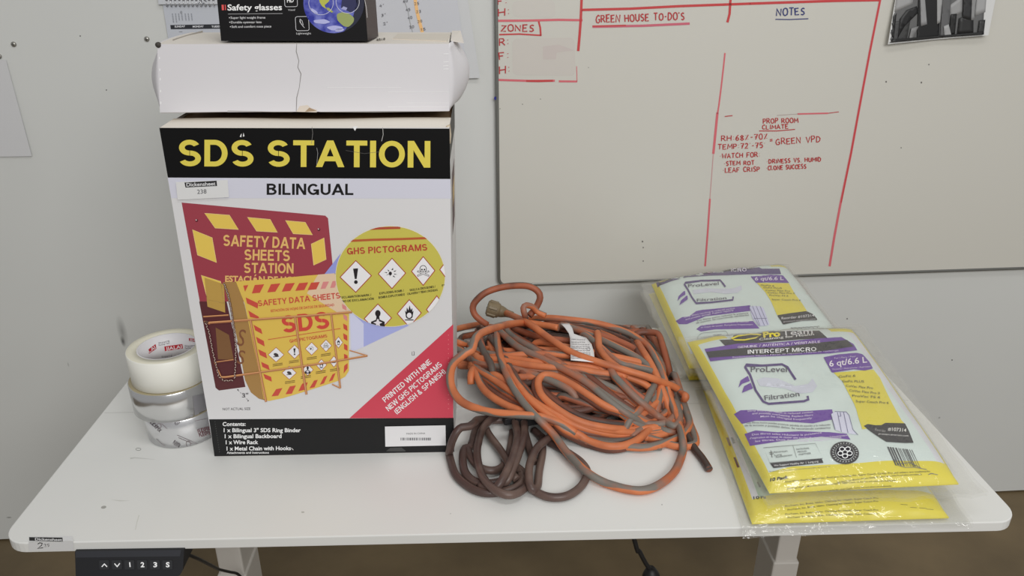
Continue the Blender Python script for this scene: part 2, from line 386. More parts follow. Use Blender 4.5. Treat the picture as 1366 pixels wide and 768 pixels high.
L([(967, 70.6), (965, 90), (962, 116), (959, 140), (957, 152)], 2.0, RED2); L([(957, 150), (954.5, 175), (951.5, 205)], 3.2, RED2); L([(951.5, 205), (947, 265)], 1.0, (186, 140, 140)); L([(947, 265), (944, 310), (940.5, 355)], 2.4, RED2)
L([(1176, -20), (1174, 0), (1160, 70), (1146, 145), (1135, 205), (1121, 272), (1113, 315), (1106.5, 355)], 3.0, RED2)
L([(1174, 0), (1160, 70), (1146, 145), (1135, 205), (1122, 270)], 1.6, RED, 4)
L(w1((570, 135), (830, 130), (1062, 119)), 3.2, (186, 92, 108)); L(w1((570, 132), (740, 128)), 1.8, RED, 4)
L(w5((245, 133), (300, 126)), 1.2, DRED); L(w5((610, 125), (760, 115)), .6, (160, 140, 138)); L(w5((755, 115), (970, 110)), 2.0, RED2); L(w5((970, 110), (1045, 100)), 1.0, DRED)
L(w5((487, 234), (610, 234), (738, 223)), 1.2, DRED); L(w6((128, 96), (200, 97), (292, 93)), 1.3, BLUE)
H = lambda t, a, e, h, wd=1.15, c=DRED: pb.hand(t, a, e, h, wd, c, 5)
for t, pts, h in (("GREEN HOUSE TO-DO'S", w1((588, 115), (1035, 98)), 9.6), ('ZONES', w1((108, 158), (272, 158)), 8.6), ('R:', w1((100, 232), (146, 228)), 9.6), ('F:', w1((100, 303), (146, 299)), 9.6),
                  ('H:', w1((100, 374), (152, 368)), 10), ('F:', w1((92, 24), (136, 22)), 9), ('H:', w1((94, 82), (150, 76)), 9.6)): H(t, pts[0], pts[1], h, 1.5)
pts = w6((133, 79), (272, 74)); H('NOTES', pts[0], pts[1], 9.4, 1.5, BLUE)
for t, pts, h in (('PROP ROOM', w5((515, 183), (760, 175)), 6.6), ('CLIMATE', w5((508, 222), (690, 217)), 5.8), ('RH:68%-70%', w5((222, 305), (545, 291)), 7.2), ('TEMP:72^-75^', w5((197, 363), (530, 351)), 6.6),
                  ('=', w5((562, 318), (582, 317)), 7), ('GREEN VPD', w5((604, 330), (915, 310)), 8), ('*WATCH FOR:', w5((210, 425), (490, 415)), 6.2), ('*STEM ROT', w5((240, 476), (452, 469)), 5.4),
                  ('*LEAF CRISP', w5((232, 527), (490, 515)), 6), ('*DRINESS VS. HUMID', w5((540, 462), (920, 446)), 5.6), ('*CLONE SUCCESS', w5((535, 508), (815, 496)), 5.6)): H(t, pts[0], pts[1], h)
for x, y, r in ((721, 132, .6), (697, 139, .6), (785, 90, .5), (857, 322, 1), (858, 330, .8), (858, 348, .8), (1182, 109, 1), (1229, 110, 1), (1239, 86, .8), (1202, 197, .7), (667, 145, .6)): pb.ell(x, y, r, r*1.3, (96, 92, 90), 2, 8)
b.build('board_surface', wb)
b = MB(); mal = mat((122, 122, 118), .35, .75)
prof = [(0, .001), (0, .0125), (.0012, .0142), (.0034, .0146), (.0046, .0138), (.0062, .0142), (.0072, .0126), (.0072, .001)]
rings = [rr_pts(a, o) for a, o in prof]; N = len(rings[0])
vs = [v for r in rings for v in r]; b.add(vs, [[j*N+i, j*N+(i+1) % N, (j+1)*N+(i+1) % N, (j+1)*N+i] for j in range(len(rings)-1) for i in range(N)], mal, True)
p = Print(b, lambda x, y: (on_wall(x, y, .0149), WN)); p.ell(660.6, 131, 1.6, 2.4, (30, 34, 120), 1, 10)
b.build('frame', wb)

# ================================================================== THINGS ON THE WALL
def sheet(mb, quad_px, off, m, curl=None, nu=8, nv=8):
    P = [on_wall(x, y, off) for x, y in quad_px]   # TL TR BR BL
    def fn(u, v):
        a = P[3].lerp(P[2], u).lerp(P[0].lerp(P[1], u), v)
        return a + WN*(curl(u, v) if curl else 0)
    mb.grid(fn, nu, nv, m, False)
paper = mat((186, 188, 191), .7)
b = MB(); sheet(b, [(-58, 78), (8, 80), (43, 208), (-25, 209.5)], .003, mat((189, 189, 190), .7), lambda u, v: .002*(1-v)*u)
b.build('paper_sheet', solid=.0006, loc=on_wall(-25, 209), label='plain paper sheet on the wall at the left edge of the photo', cat='paper')
b = MB(); sheet(b, [(430, -70), (613, -70), (640, 103), (470, 112)], .003, mat((188, 189, 190), .7), lambda u, v: .004+.016*max(0, u-.75)*(1-v)); P = [(430, -70), (613, -70)]
b.build('paper_sheet', solid=.0006, loc=on_wall(640, 103), label='rear white paper sheet with curled lower corner, between white box and whiteboard', cat='paper')
b = MB(); mch = mat((184, 185, 190), .7); sheet(b, [(420, -70), (600, -70), (622, 84), (440, 92)], .010, mch, lambda u, v: .006*max(0, u-.7)*(1-v))
p = Print(b, wallmap(.0108)); z3 = crop(490, 0, 8.53)
p.line(z3((520, -150), (545, 0), (565, 130), (595, 250), (625, 365), (640, 430)), 4.2, (226, 176, 118), 1)
p.line(z3((395, -80), (430, 30), (465, 130), (485, 250), (515, 365), (530, 430)), .8, (150, 152, 152), 1)
for t, x, y in (('4"', 140, 82), ('3"', 160, 190), ('2"', 185, 285), ('60', 410, 30), ('45', 440, 128), ('40', 462, 220), ('30', 482, 325), ('25', 538, 58), ('23', 560, 150), ('20', 575, 260), ('15', 612, 352)):
    a = z3((x, y), (x+50, y-8)); p.hand(t, a[0], a[1], 3.4, .5, (84, 84, 88), 2)
b.build('paper_chart', solid=.0006, loc=on_wall(600, 80), label='white paper chart with an orange line and handwritten numbers behind the black box', cat='chart')
cal = thing('wall_calendar', 'spiral-bound wall calendar with weekday bar behind the black box', 'calendar', on_wall(224, 80))
b = MB(); sheet(b, [(217.0, 5), (420, 0), (432, 100), (232, 100)], .004, mat((176, 179, 186), .6))
p = Print(b, wallmap(.0042)); k8 = crop(200, 0, 8.53)
p.poly(k8((232, 285), (1500, 262), (1500, 318), (238, 332)), (34, 36, 42), 1)
for t, x0, x1 in (('SUNDAY', 282, 402), ('MONDAY', 488, 612), ('TUESDAY', 702, 840)): a = k8((x0, 313), (x1, 309)); p.text(t, a[0], a[1], 2.4, (215, 216, 220), 2, .02)
for i in range(11): p.ell(*k8((200+48.5*i, 70))[0], 1.5, 1.1, (40, 40, 44), 1, 10)
for i, x in enumerate((250, 285, 320, 355, 395, 430, 465)):
    for j in range(9 if i < 2 else 7): p.line(k8((x+j*1.6, 158+12*j), (x+12+j*1.6, 157+12*j)), .7, (110, 113, 120), 1)
p.line(k8((330, 362), (370, 360)), .5, (90, 92, 98), 1); p.ell(*k8((355, 140))[0], 1.6, 2, (140, 142, 148), 1, 10)
b.build('month_page', cal, solid=.0006)
b = MB(); sheet(b, [(205, -70), (410, -74), (416, 5), (212, 5.6)], .006, mat((182, 184, 188), .6), lambda u, v: .003*(1-v))
p = Print(b, wallmap(.0092))
for i in range(12): p.ell(*k8((188+48.5*i, 5))[0], 1.5, 1.1, (40, 40, 44), 1, 10)
a = k8((540, 40), (640, 20)); p.line(k8((545, 42), (590, 15), (600, 45), (645, 12)), .9, (96, 98, 104), 1)
b.build('picture_page', cal, solid=.0006)
b = MB(); mwire = mat((200, 200, 202), .3, .8)
for i in range(12):
    x, y = k8((197+48.5*i, 36))[0]; c = on_wall(x, y, .007)
    b.tube([c+ez*(.006*math.cos(t))+WN*(.0045*math.sin(t)) for t in [2*math.pi*k/14 for k in range(15)]], .0007, mwire, 6)
b.build('spiral_wire', cal)
# poster print
b = MB(); cu = lambda u, v: .004+.010*(1-v)*(1-v)*(.4+.6*abs(2*u-1))
sheet(b, [(1210, -90), (1347, -92), (1313, 46), (1180, 58)], .0135, mat((196, 196, 195), .5), cu, 16, 16)
fnp = draped(b); p = Print(b, fnp, fine=7, step=.00025)
s6 = crop(1000, 0, 3.732)
p.poly(s6((712, -300), (1190, -300), (1160, 172), (950, 185), (690, 212)), (92, 92, 92), 1)
for ly_, (pts, c) in enumerate(((((730, -20), (820, -40), (810, 20), (720, 60)), (148, 148, 148)), (((990, 30), (1060, -20), (1060, 60), (1000, 90)), (140, 140, 140)), (((1130, -20), (1180, -40), (1172, 60), (1120, 80)), (150, 150, 150)),
               (((705, 110), (800, 95), (780, 205), (690, 212)), (58, 58, 58)), (((705, 70), (730, 66), (716, 190), (692, 200)), (30, 30, 30)), (((745, 95), (780, 50), (830, 30), (840, 60), (770, 130), (735, 190)), (26, 26, 27)),
               (((840, -60), (950, -70), (940, 188), (830, 200)), (22, 22, 23)), (((846, -30), (868, -30), (880, 120), (850, 130)), (138, 138, 139)), (((930, -30), (960, -40), (945, 110), (930, 120)), (150, 150, 150)), (((960, -60), (1005, -70), (985, 180), (945, 186)), (88, 88, 89)),
               (((1000, 70), (1028, 68), (1018, 170), (985, 178)), (24, 24, 24)), (((1040, 90), (1110, 60), (1110, 165), (1030, 172)), (34, 34, 34)), (((1062, -60), (1110, -60), (1096, 100), (1056, 90)), (40, 40, 41)), (((1104, -60), (1128, -60), (1112, 100), (1098, 100)), (128, 128, 128)), (((1140, 100), (1168, 98), (1160, 168), (1130, 170)), (44, 44, 44)),
               (((800, 140), (836, 130), (800, 202), (785, 204)), (120, 120, 120)), (((960, 130), (985, 120), (1000, 178), (965, 184)), (150, 150, 150)), (((690, 196), (1160, 158), (1160, 172), (950, 186), (692, 212)), (26, 26, 26)))):
    p.poly(s6(*pts), c, 2+ly_)
b.build('poster', solid=.0005, loc=on_wall(1180, 58), label='black and white city skyline print stuck on the whiteboard', cat='poster')
# screws
def screw(px, py, label, s=1):
    c = on_wall(px, py); b = MB(); m = mat((150, 148, 142), .35, .8)
    b.lathe([(0, .004), (.0022*s, .0038), (.0046*s, .0026), (.0052*s, .0008), (.0052*s, -.002)], m, 20, (c, WN))
    b.add([c+WN*.00405+WD*a+Vector((0, 0, z)) for a, z in ((-.0026, -.0005), (.0026, -.0005), (.0026, .0005), (-.0026, .0005))], [(0, 1, 2, 3)], mat((50, 48, 46), .6))
    b.add([c+WN*.0041+WD*a+Vector((0, 0, z)) for a, z in ((-.0005, -.0026), (.0005, -.0026), (.0005, .0026), (-.0005, .0026))], [(0, 1, 2, 3)], mat((50, 48, 46), .6))
    b.build('wall_screw', loc=c, label=label, cat='screw')
screw(18.5, 59, 'silver screw head in the wall above the paper sheet at left')
screw(196, 52, 'silver screw head in the wall beside the upper left corner of the white box')
screw(-1, 75, 'silver screw head half cut off by the left edge of the photo')

# ================================================================== DESK
DW, DD, DT = 1.40, 0.60, 0.0165
desk = thing('standing_desk', 'white standing desk with rounded corners holding boxes, cords and filter packs', 'desk', (DW/2, DD/2, 0))
b = MB(); md = noise_mat('white_laminate', (203, 203, 200), (206, 206, 203), 5, .38, 2, .3, .7, 0, .5)
def deskring(ins, z, r=.034):
    pts = []
    for cx, cy, a0 in ((r, r, 180), (DW-r, r, 270), (DW-r, DD-r, 0), (r, DD-r, 90)):
        for k in range(9):
            t = math.radians(a0+11.25*k); pts.append(Vector((cx+(r-ins)*math.cos(t), cy+(r-ins)*math.sin(t), DZ+z)))
    return pts
prof = [(.0015, 0), (.0004, -.0004), (0, -.0015), (0, -DT+.0012), (.001, -DT)]
rings = [deskring(a, z) for a, z in prof]; N = len(rings[0]); vs = [v for r in rings for v in r]
b.add(vs, [list(range(N))]+[[j*N+i, (j+1)*N+i, (j+1)*N+(i+1) % N, j*N+(i+1) % N] for j in range(len(rings)-1) for i in range(N)]+[[(len(rings)-1)*N+i for i in range(N)][::-1]], md)
p = Print(b, flat(Vector((0, 0, DZ)), Vector((0, 0, 1))), step=.00015); d4 = crop(0, 560, 5.12)
p.ell(*d4((708, 596))[0], 3.6, 1.9, (150, 149, 144), 1, 16, -.2); p.line(d4((760, 545), (820, 552), (885, 551)), lambda t: 1.2*math.sin(math.pi*t)+.2, (188, 188, 182), 1)
p.line(d4((950, 650), (935, 700), (925, 750)), 1.2, (190, 190, 184), 1); p.line(d4((890, 263), (920, 258), (1060, 270)), lambda t: 2.2*(1-t)+.2, (182, 182, 178), 1)
p.ring(*d4((945, 200))[0], 3.4, 1.6, .6, (120, 120, 116), 1, 16); p.ell(404, 683, 2.2, 1.1, (170, 170, 165), 1, 12); p.ell(883, 673, .8, .6, (120, 118, 114), 1, 8); p.ell(601, 685, .7, .5, (140, 140, 136), 1, 8)
y0_ = on_desk(913, 538.5).y; p.mb.add([Vector((.004, y0_, DZ+.00016)), Vector((DW-.004, y0_, DZ+.00016)), Vector((DW-.004, y0_+.0012, DZ+.00016)), Vector((.004, y0_+.0012, DZ+.00016))], [(0, 1, 2, 3)], mat((176, 175, 171), .5))
b.build('desktop', desk)
mleg = mat((176, 172, 166), .45, .1); mled = mat((168, 164, 158), .45, .1)
LY = .25
for x0, x1 in ((.1704, .2144), (1.1822, 1.2225)):
    b = MB(); b.box((x0, LY, .30), (x1, LY+.07, DZ-.04), mleg); b.box((x0-.01, LY-.02, DZ-.045), (x1+.01, LY+.22, DZ-DT), mat((150, 148, 144), .5))
    lg = b.build('leg', desk, bevel=.003)
    b = MB(); b.box((x0-.004, LY-.004, .05), (x1+.004, LY+.074, .40), mleg); b.build('lower_column', lg, bevel=.003)
    b = MB(); b.hexa([(x0-.012, LY-.22, 0), (x1+.012, LY-.22, 0), (x1+.012, LY+.30, 0), (x0-.012, LY+.30, 0)], [(x0-.012, LY-.22, .022), (x1+.012, LY-.22, .022), (x1+.012, LY+.30, .022), (x0-.012, LY+.30, .022)], mleg)
    b.hexa([(x0-.012, LY-.06, .022), (x1+.012, LY-.06, .022), (x1+.012, LY+.13, .022), (x0-.012, LY+.13, .022)], [(x0-.008, LY-.008, .055), (x1+.008, LY-.008, .055), (x1+.008, LY+.078, .055), (x0-.008, LY+.078, .055)], mleg)
    b.build('foot', lg, bevel=.003)
b = MB(); b.box((.19, LY+.1, DZ-.05), (1.21, LY+.15, DZ-DT-.001), mat((150, 148, 144), .5)); b.build('crossbar', desk, bevel=.003)
# control panel under the front edge
pY = -.004; pB = -.026
A = on_Y(100, 735.2, pY); Bq = on_Y(245.5, 733, pY); Cq = on_Y(101, 772, pB); PN = (Bq-A).cross(A-Cq).normalized(); PN = -PN if PN.y > 0 else PN
fp = flat(A, PN); b = MB(); mp_ = mat((22, 22, 25), .4, spec=.4)
o2 = [fp(*q_)[0] for q_ in ((100, 735.2), (101, 769), (104, 772), (232, 770), (240, 767), (244, 760), (245.5, 733))]
N = len(o2); b.add(o2+[v+Vector((0, .05, 0)) for v in o2], [list(range(N))]+[[N+i for i in range(N)][::-1]]+[[i, N+i, N+(i+1) % N, (i+1) % N] for i in range(N)], mp_)
k3 = crop(0, 660, 3.415); p = Print(b, fp, gloss=.4)
p.poly(k3((345, 256), (826, 250), (820, 279), (345, 285)), (36, 37, 42), 1)
cp = b.build('control_panel', desk, label='black control panel with white symbols')
for i, (t, x) in enumerate((('up', 476), ('down', 534), ('1', 591), ('2', 649), ('3', 707), ('S', 764))):
    b = MB(); P = [fp(*q)[0] for q in rounded(k3((x-23, 297), (x+22, 296), (x+24, 338), (x-21, 339)), 1.5, 2)]; n = len(P)
    b.add([v+PN*.0012 for v in P]+P, [list(range(n))[::-1]]+[[i2, i2+n, (i2+1) % n+n, (i2+1) % n] for i2 in range(n)], mat((27, 28, 31), .45))
    p = Print(b, flat(A+PN*.0013, PN))
    wc = (222, 224, 226)
    if t == 'up': p.line(k3((x-12, 327), (x, 314), (x+12, 327)), 1.3, wc, 1)
    elif t == 'down': p.line(k3((x-12, 312), (x, 326), (x+12, 311)), 1.3, wc, 1)
    elif t == '1': p.line(k3((x, 306), (x+2, 328)), 1.5, wc, 1)
    else: a = k3((x-8, 328), (x+9, 328)); p.text(t, a[0], a[1], 6.2, wc, 1, .03)
    b.build('button', cp)
b = MB(); mc = mat((22, 21, 22), .5)
b.tube(spline([on_Y(243, 737, .004), on_Y(262, 744, .03), on_Y(280, 753, .10), on_Y(292, 759, .16), on_Y(306, 762.5, .2), on_Y(318, 766, .225), on_Y(326, 780, .24), on_Y(331, 812, .246)]), .0024, mc)
b.build('panel_cable', desk)
b = MB(); b.tube(spline([Vector((.86, .33, DZ-.03)), on_Y(846, 719, .3), on_Y(853, 735, .3), on_Y(862, 752, .3), on_Y(868, 760, .3)]), .0045, mc)
b.lathe([(0, 0), (.008, .001), (.014, .012), (.017, .02), (.017, .05), (.013, .055), (0, .056)], mc, 24, (on_Y(868, 757, .3), Vector((.12, 0, -1))))
b.build('power_cable', desk, label='black power cable hanging under the desk with a round plug')
b = MB(); ms = mat((196, 196, 196), .5); fd = flat(Vector((0, 0, DZ+.0003)), Vector((0, 0, 1))); ff = flat(Vector((0, -.0004, 0)), Vector((0, -1, 0)))
p = Print(b, fd); p.poly([(38.5, 715.8), (97, 714.8), (98, 721.6), (38, 722.3)], ms, 1); p.poly(k3((133, 193), (285, 195), (286, 213), (134, 209)), BLACK, 2); a = k3((160, 208), (283, 211)); p.text('Dickensheet', a[0], a[1], 3.2, (205, 205, 205), 3, .02)
p = Print(b, ff); p.poly([(38, 723), (98, 722.2), (98.5, 733.5), (38.5, 734.3)], ms, 1); a = k3((172, 243), (197, 240)); p.hand('2', a[0], a[1], 7.4, 1.1, BLACK, 1); a = k3((199, 236), (228, 235)); p.hand('29', a[0], a[1], 4.2, .5, (70, 70, 70), 1) if '9' in STROKES else p.text('29', a[0], a[1], 4, (70, 70, 70), 1)
b.build('lot_sticker', desk, label='lot sticker on the front edge')

# ------------------------------------------------------------------ plain grotesque capitals for the printed headings
def block_glyph(ch, t):
    """(advance width, list of polygons) on a cap height of 1 with stroke weight t"""
    P = []
    def bar(x0, y0, x1, y1): P.append([(x0, y0), (x1, y0), (x1, y1), (x0, y1)])
    def diag(xa, ya, xb, yb, h=None): h = h or t*.56; P.append([(xa-h, ya), (xa+h, ya), (xb+h, yb), (xb-h, yb)])
    def arc(cx, cy, rx, ry, a0, a1, n=16):
        q = []
        for i in range(n+1):
            a = math.radians(a0+(a1-a0)*i/n); c, s = math.cos(a), math.sin(a); q.append(((cx+rx*c, cy+ry*s), (cx+(rx-t)*c, cy+(ry-t*.92)*s)))
        for i in range(n): P.append([q[i][0], q[i+1][0], q[i+1][1], q[i][1]])
    u = t
    if ch == ' ': return .36, P
    if ch == 'A': diag(.06+u*.1, 0, .47, 1); diag(.88-u*.1, 0, .47, 1); bar(.22, .22, .72, .22+u*.9); W = .94
    elif ch == 'B': bar(0, 0, u, 1); bar(u, 0, .42, u*.92); bar(u, 1-u*.92, .40, 1); bar(u, .47, .42, .47+u*.85); arc(.40, .735, .32, .265, -90, 90); arc(.42, .28, .36, .28, -90, 90); W = .82
    elif ch == 'C': arc(.44, .5, .44, .5, 38, 322, 26); W = .88
    elif ch == 'D': bar(0, 0, u, 1); bar(u, 0, .36, u*.92); bar(u, 1-u*.92, .36, 1); arc(.36, .5, .46, .5, -90, 90, 20); W = .84
    elif ch == 'E': bar(0, 0, u, 1); bar(u, 0, .68, u*.92); bar(u, 1-u*.92, .66, 1); bar(u, .44, .62, .44+u*.9); W = .70
    elif ch == 'F': bar(0, 0, u, 1); bar(u, 1-u*.92, .66, 1); bar(u, .42, .58, .42+u*.9); W = .68
    elif ch == 'G': arc(.45, .5, .45, .5, 40, 300, 26); bar(.9-u, 0, .9, .5); bar(.46, .5-u*.85, .9, .5); arc(.45, .5, .45, .5, 300, 340, 4); W = .92
    elif ch == 'H': bar(0, 0, u, 1); bar(.78-u, 0, .78, 1); bar(u, .5-u*.42, .78-u, .5+u*.48); W = .78
    elif ch == 'I': bar(0, 0, u*1.05, 1); W = u*1.05
    elif ch == 'K': bar(0, 0, u, 1); diag(u*1.2, .36, .68, 1); P.append([(.28, .62), (.42, .72), (.84, 0), (.84-u*1.25, 0)]); W = .84
    elif ch == 'L': bar(0, 0, u, 1); bar(u, 0, .64, u*.92); W = .66
    elif ch == 'M': bar(0, 0, u*.95, 1); bar(.96-u*.95, 0, .96, 1); diag(u*.62, 1, .48, 0, u*.48); diag(.96-u*.62, 1, .48, 0, u*.48); W = .96
    elif ch == 'N': bar(0, 0, u, 1); bar(.80-u, 0, .80, 1); P.append([(0, 1), (u*1.1, 1), (.80, 0), (.80-u*1.1, 0)]); W = .80
    elif ch in 'OQ': arc(.46, .5, .46, .5, 0, 360, 32); W = .92
    elif ch == 'P': bar(0, 0, u, 1); bar(u, 1-u*.92, .42, 1); bar(u, .38, .42, .38+u*.9); arc(.41, .69, .34, .31, -90, 90); W = .76
    elif ch == 'R': bar(0, 0, u, 1); bar(u, 1-u*.92, .42, 1); bar(u, .42, .44, .42+u*.9); arc(.42, .71, .34, .29, -90, 90); P.append([(.40, .46), (.40+u*1.2, .46), (.80, 0), (.80-u*1.2, 0)]); W = .80
    elif ch == 'S': ry = (.5+u*.46)/2; arc(.39, 1-ry, .37, ry, 25, 270, 18); arc(.41, ry, .39, ry, 90, -155, 18); W = .82
    elif ch == 'T': bar(0, 1-u*.92, .74, 1); bar(.37-u*.5, 0, .37+u*.5, 1-u*.9); W = .74
    elif ch == 'U': bar(0, .34, u, 1); bar(.78-u, .34, .78, 1); arc(.39, .36, .39, .36, 180, 360, 16); W = .78
    elif ch == 'V': diag(.06, 1, .44, 0); diag(.82, 1, .44, 0); W = .88
    elif ch == 'W': diag(.06, 1, .33, 0); diag(.62, 1, .33, 0, u*.5); diag(.62, 1, .92, 0, u*.5); diag(1.18, 1, .92, 0); W = 1.24
    elif ch == 'X': diag(.08, 0, .74, 1); diag(.74, 0, .08, 1); W = .82
    elif ch == 'Y': diag(.06, 1, .42, .4); diag(.78, 1, .42, .4); bar(.42-u*.5, 0, .42+u*.5, .45); W = .84
    elif ch == 'Z': bar(0, 0, .72, u*.92); bar(.02, 1-u*.92, .72, 1); diag(u*.6, 0, .72-u*.6, 1); W = .72
    elif ch == '(': arc(.42, .45, .42, .72, 130, 230, 10); W = .28
    elif ch == ')': arc(-.14, .45, .42, .72, -50, 50, 10); W = .28
    elif ch == '/': diag(.06, -.08, .36, 1.05, u*.42); W = .42
    elif ch == '&': arc(.36, .76, .24, .24, 0, 360, 18); arc(.34, .28, .34, .28, 90, 330, 16); P.append([(.20, .66), (.20+u*1.2, .66), (.84, 0), (.84-u*1.3, 0)]); P.append([(.64, .16), (.60, .30), (.74, .46), (.82, .40)]); W = .84
    elif ch in 'ÓÉÁ':
        W, P = block_glyph({'Ó': 'O', 'É': 'E', 'Á': 'A'}[ch], t); P = list(P); P.append([(W*.42, 1.06), (W*.56, 1.06), (W*.74, 1.26), (W*.52, 1.26)]); return W, P
    elif ch == '8': arc(.35, .74, .30, .26, 0, 360, 20); arc(.35, .28, .35, .28, 0, 360, 20); W = .7
    elif ch == '2': arc(.34, .70, .34, .30, -10, 165, 14); P.append([(.62, .58), (.66, .46), (u*1.5, u*.5), (0, u*.5), (0, u*.95), (.40, .50)]); bar(0, 0, .68, u*.92); W = .7
    elif ch == '3': arc(.32, .735, .30, .265, -90, 150, 14); arc(.33, .28, .35, .28, -150, 90, 14); W = .7
    else: return None
    return W, P
def block_ok(s): return all(block_glyph(c, .2) is not None for c in s)
def _block(self, body, p0, p1, h, c, layer, t, up):
    GAP = .10; x = 0; gl = []
    for ch in body:
        W, P = block_glyph(ch, t); gl.append((x, P)); x += W+(GAP if ch != ' ' else 0)
    tot = x-GAP; dx, dy = p1[0]-p0[0], p1[1]-p0[1]; L = math.hypot(dx, dy); ux, uy = up if up else (dy/L, -dx/L)
    l2 = math.hypot(ux, uy); ux /= l2; uy /= l2; bend = self.bend
    vs = []; fs = []
    for x0, P in gl:
        for poly in P:
            k = len(vs)
            for a, q in poly:
                s = (x0+a)/tot; e = q*h+(bend(s) if bend else 0); vs.append((p0[0]+dx*s+ux*e, p0[1]+dy*s+uy*e))
            fs.append(list(range(k, len(vs))))
    if self.clip:
        for j, f in enumerate(fs): self.poly([vs[i] for i in f], c, layer+.2*(j % 4))
    else:
        for j in range(4): self.raw(vs, fs[j::4], self.mt(c), layer+.2*j)
_text = Print.text
def _text2(self, body, p0, p1, h, c, layer=2, bold=0.0, up=None, bend=None):
    if bold > 0 and len(body) > 1 and block_ok(body):
        self.bend = bend; self._block(body, p0, p1, h, c, layer, .15+bold*1.15, up)
    else: _text(self, body, p0, p1, h, c, layer, bold*.8, up, bend)
Print._block = _block; Print.text = _text2; Print.bend = None

# ================================================================== TALL CARTON (front face drawn with its printing)
k1 = crop(180, 0, 2.844); k2 = crop(220, 250, 3.4125); k3 = crop(260, 430, 3.59); k6 = crop(230, 250, 5.118); k7 = crop(250, 370, 4.388); k8 = crop(430, 290, 4.516)
BL = on_desk(286.5, 608.3, .0005); BR = on_desk(605.4, 602.7, .0005); bd = (BR-BL).normalized(); bn = Vector((bd.y, -bd.x, 0))
TL = on_plane(212.3, 170, BL, bn); TR = on_plane(599.5, 171.2, BL, bn); HT = (TL.z+TR.z)/2; TL.z = TR.z = HT
DEP = -bn*.20
sds = thing('safety_station_carton', 'tall printed cardboard carton with yellow SDS STATION heading on the desk', 'cardboard box', (BL+BR)/2+DEP*.5)
b = MB(); mwht = mat((202, 201, 202), .45, spec=.4); mside = mat((196, 196, 196), .5); mkr = mat((186, 172, 150), .75); mblk = mat((9, 9, 10), .45, spec=.25)
b.add([BL, BR, TR, TL], [(0, 1, 2, 3)], mwht); b.add([BR, BR+DEP, TR+DEP, TR], [(0, 1, 2, 3)], mside); b.add([BL+DEP, BL, TL, TL+DEP], [(0, 1, 2, 3)], mside)
b.add([BR+DEP, BL+DEP, TL+DEP, TR+DEP], [(0, 1, 2, 3)], mwht); b.add([BL+DEP, BR+DEP, BR, BL], [(0, 1, 2, 3)], mkr); b.add([v-Vector((0, 0, .004)) for v in (TL, TR, TR+DEP, TL+DEP)], [(0, 1, 2, 3)], mat((120, 98, 74), .8))
p = Print(b, flat(BL, bn), step=.00012, gloss=.4)
YEL = (214, 198, 72); MAR = (146, 58, 70); DMAR = (84, 40, 44); ORY = (200, 160, 84); BIN = (210, 178, 82); HR = (190, 74, 62); GYEL = (188, 178, 80)
p.poly([(212.5, 170.4), (599.4, 171.4), (600.9, 238.6), (223.9, 236.8)], mblk, 1)
p.text('SDS STATION', (238, 221.6), (574, 223.4), 35.5, (208, 192, 78), 3, .045)
p.poly([(223.9, 237), (600.9, 238.8), (601.6, 264.8), (228.6, 264.2)], (196, 196, 208), 1)
p.text('BILINGUAL', (355.8, 259.7), (471.8, 260), 15, BLACK, 2, .04)
for pts in (((405, 505), (398, 518), (404, 520)), ((412, 503), (416, 516), (410, 518)), ((825, 480), (845, 478), (835, 496))): p.poly(k1(*pts), (225, 225, 224), 4)
p.line(k1((672, 480), (675, 505), (670, 545)), .5, (120, 118, 116), 4); p.line(k1((940, 482), (942, 510), (936, 535)), .7, (170, 168, 166), 4); p.line(k1((690, 560), (694, 580), (690, 625)), .5, (150, 150, 148), 4); p.line(k1((800, 570), (870, 582), (930, 575)), .4, (90, 88, 86), 4)
# printed backboard
bbp = rounded(k6((60, 97), (1060, 193), (1108, 640), (1180, 1190), (270, 1290)), 2.5)
p.poly([(242.3, 270), (434, 287.5), (437.6, 291), (446, 376), (440, 402), (300, 402), (266.5, 402)], MAR, 1)
p.poly(k7((69, 140), (230, 140), (340, 640), (185, 661), (165, 645)), DMAR, 1)
for pts in (((220, 175), (390, 188), (452, 286), (292, 276)), ((512, 203), (668, 217), (718, 305), (575, 297)), ((772, 225), (908, 237), (957, 322), (825, 315)), ((138, 287), (272, 342), (302, 512), (172, 460)), ((948, 385), (1035, 343), (1050, 490), (965, 530)), ((198, 598), (330, 640), (352, 790), (240, 765))):
    p.poly(k6(*pts), (214, 184, 84), 2); p.line(k6(*pts), .5, (226, 196, 140), 3, True)
p.poly(k7((100, 0), (215, 40), (222, 205), (118, 170)), (176, 142, 72), 3); p.poly(k7((165, 292), (243, 335), (272, 482), (180, 478)), (118, 84, 54), 2)
for x, y in ((166, 225), (1000, 287)): p.ell(*k6((x, y))[0], 2, 2, (90, 30, 40), 2, 12); p.ell(*k6((x-3, y-4))[0], .8, .8, (220, 200, 200), 3, 8)
for t, q, h in (('SAFETY DATA', ((345, 398), (905, 420)), 15), ('SHEETS', ((490, 495), (803, 503)), 14.6), ('STATION', ((487, 583), (827, 586)), 13.6), ('ESTACIÓN DE HOJAS', ((360, 642), (905, 650)), 7.6)):
    a = k6(*q); p.text(t, a[0], a[1], h, (214, 172, 104), 2, .045)
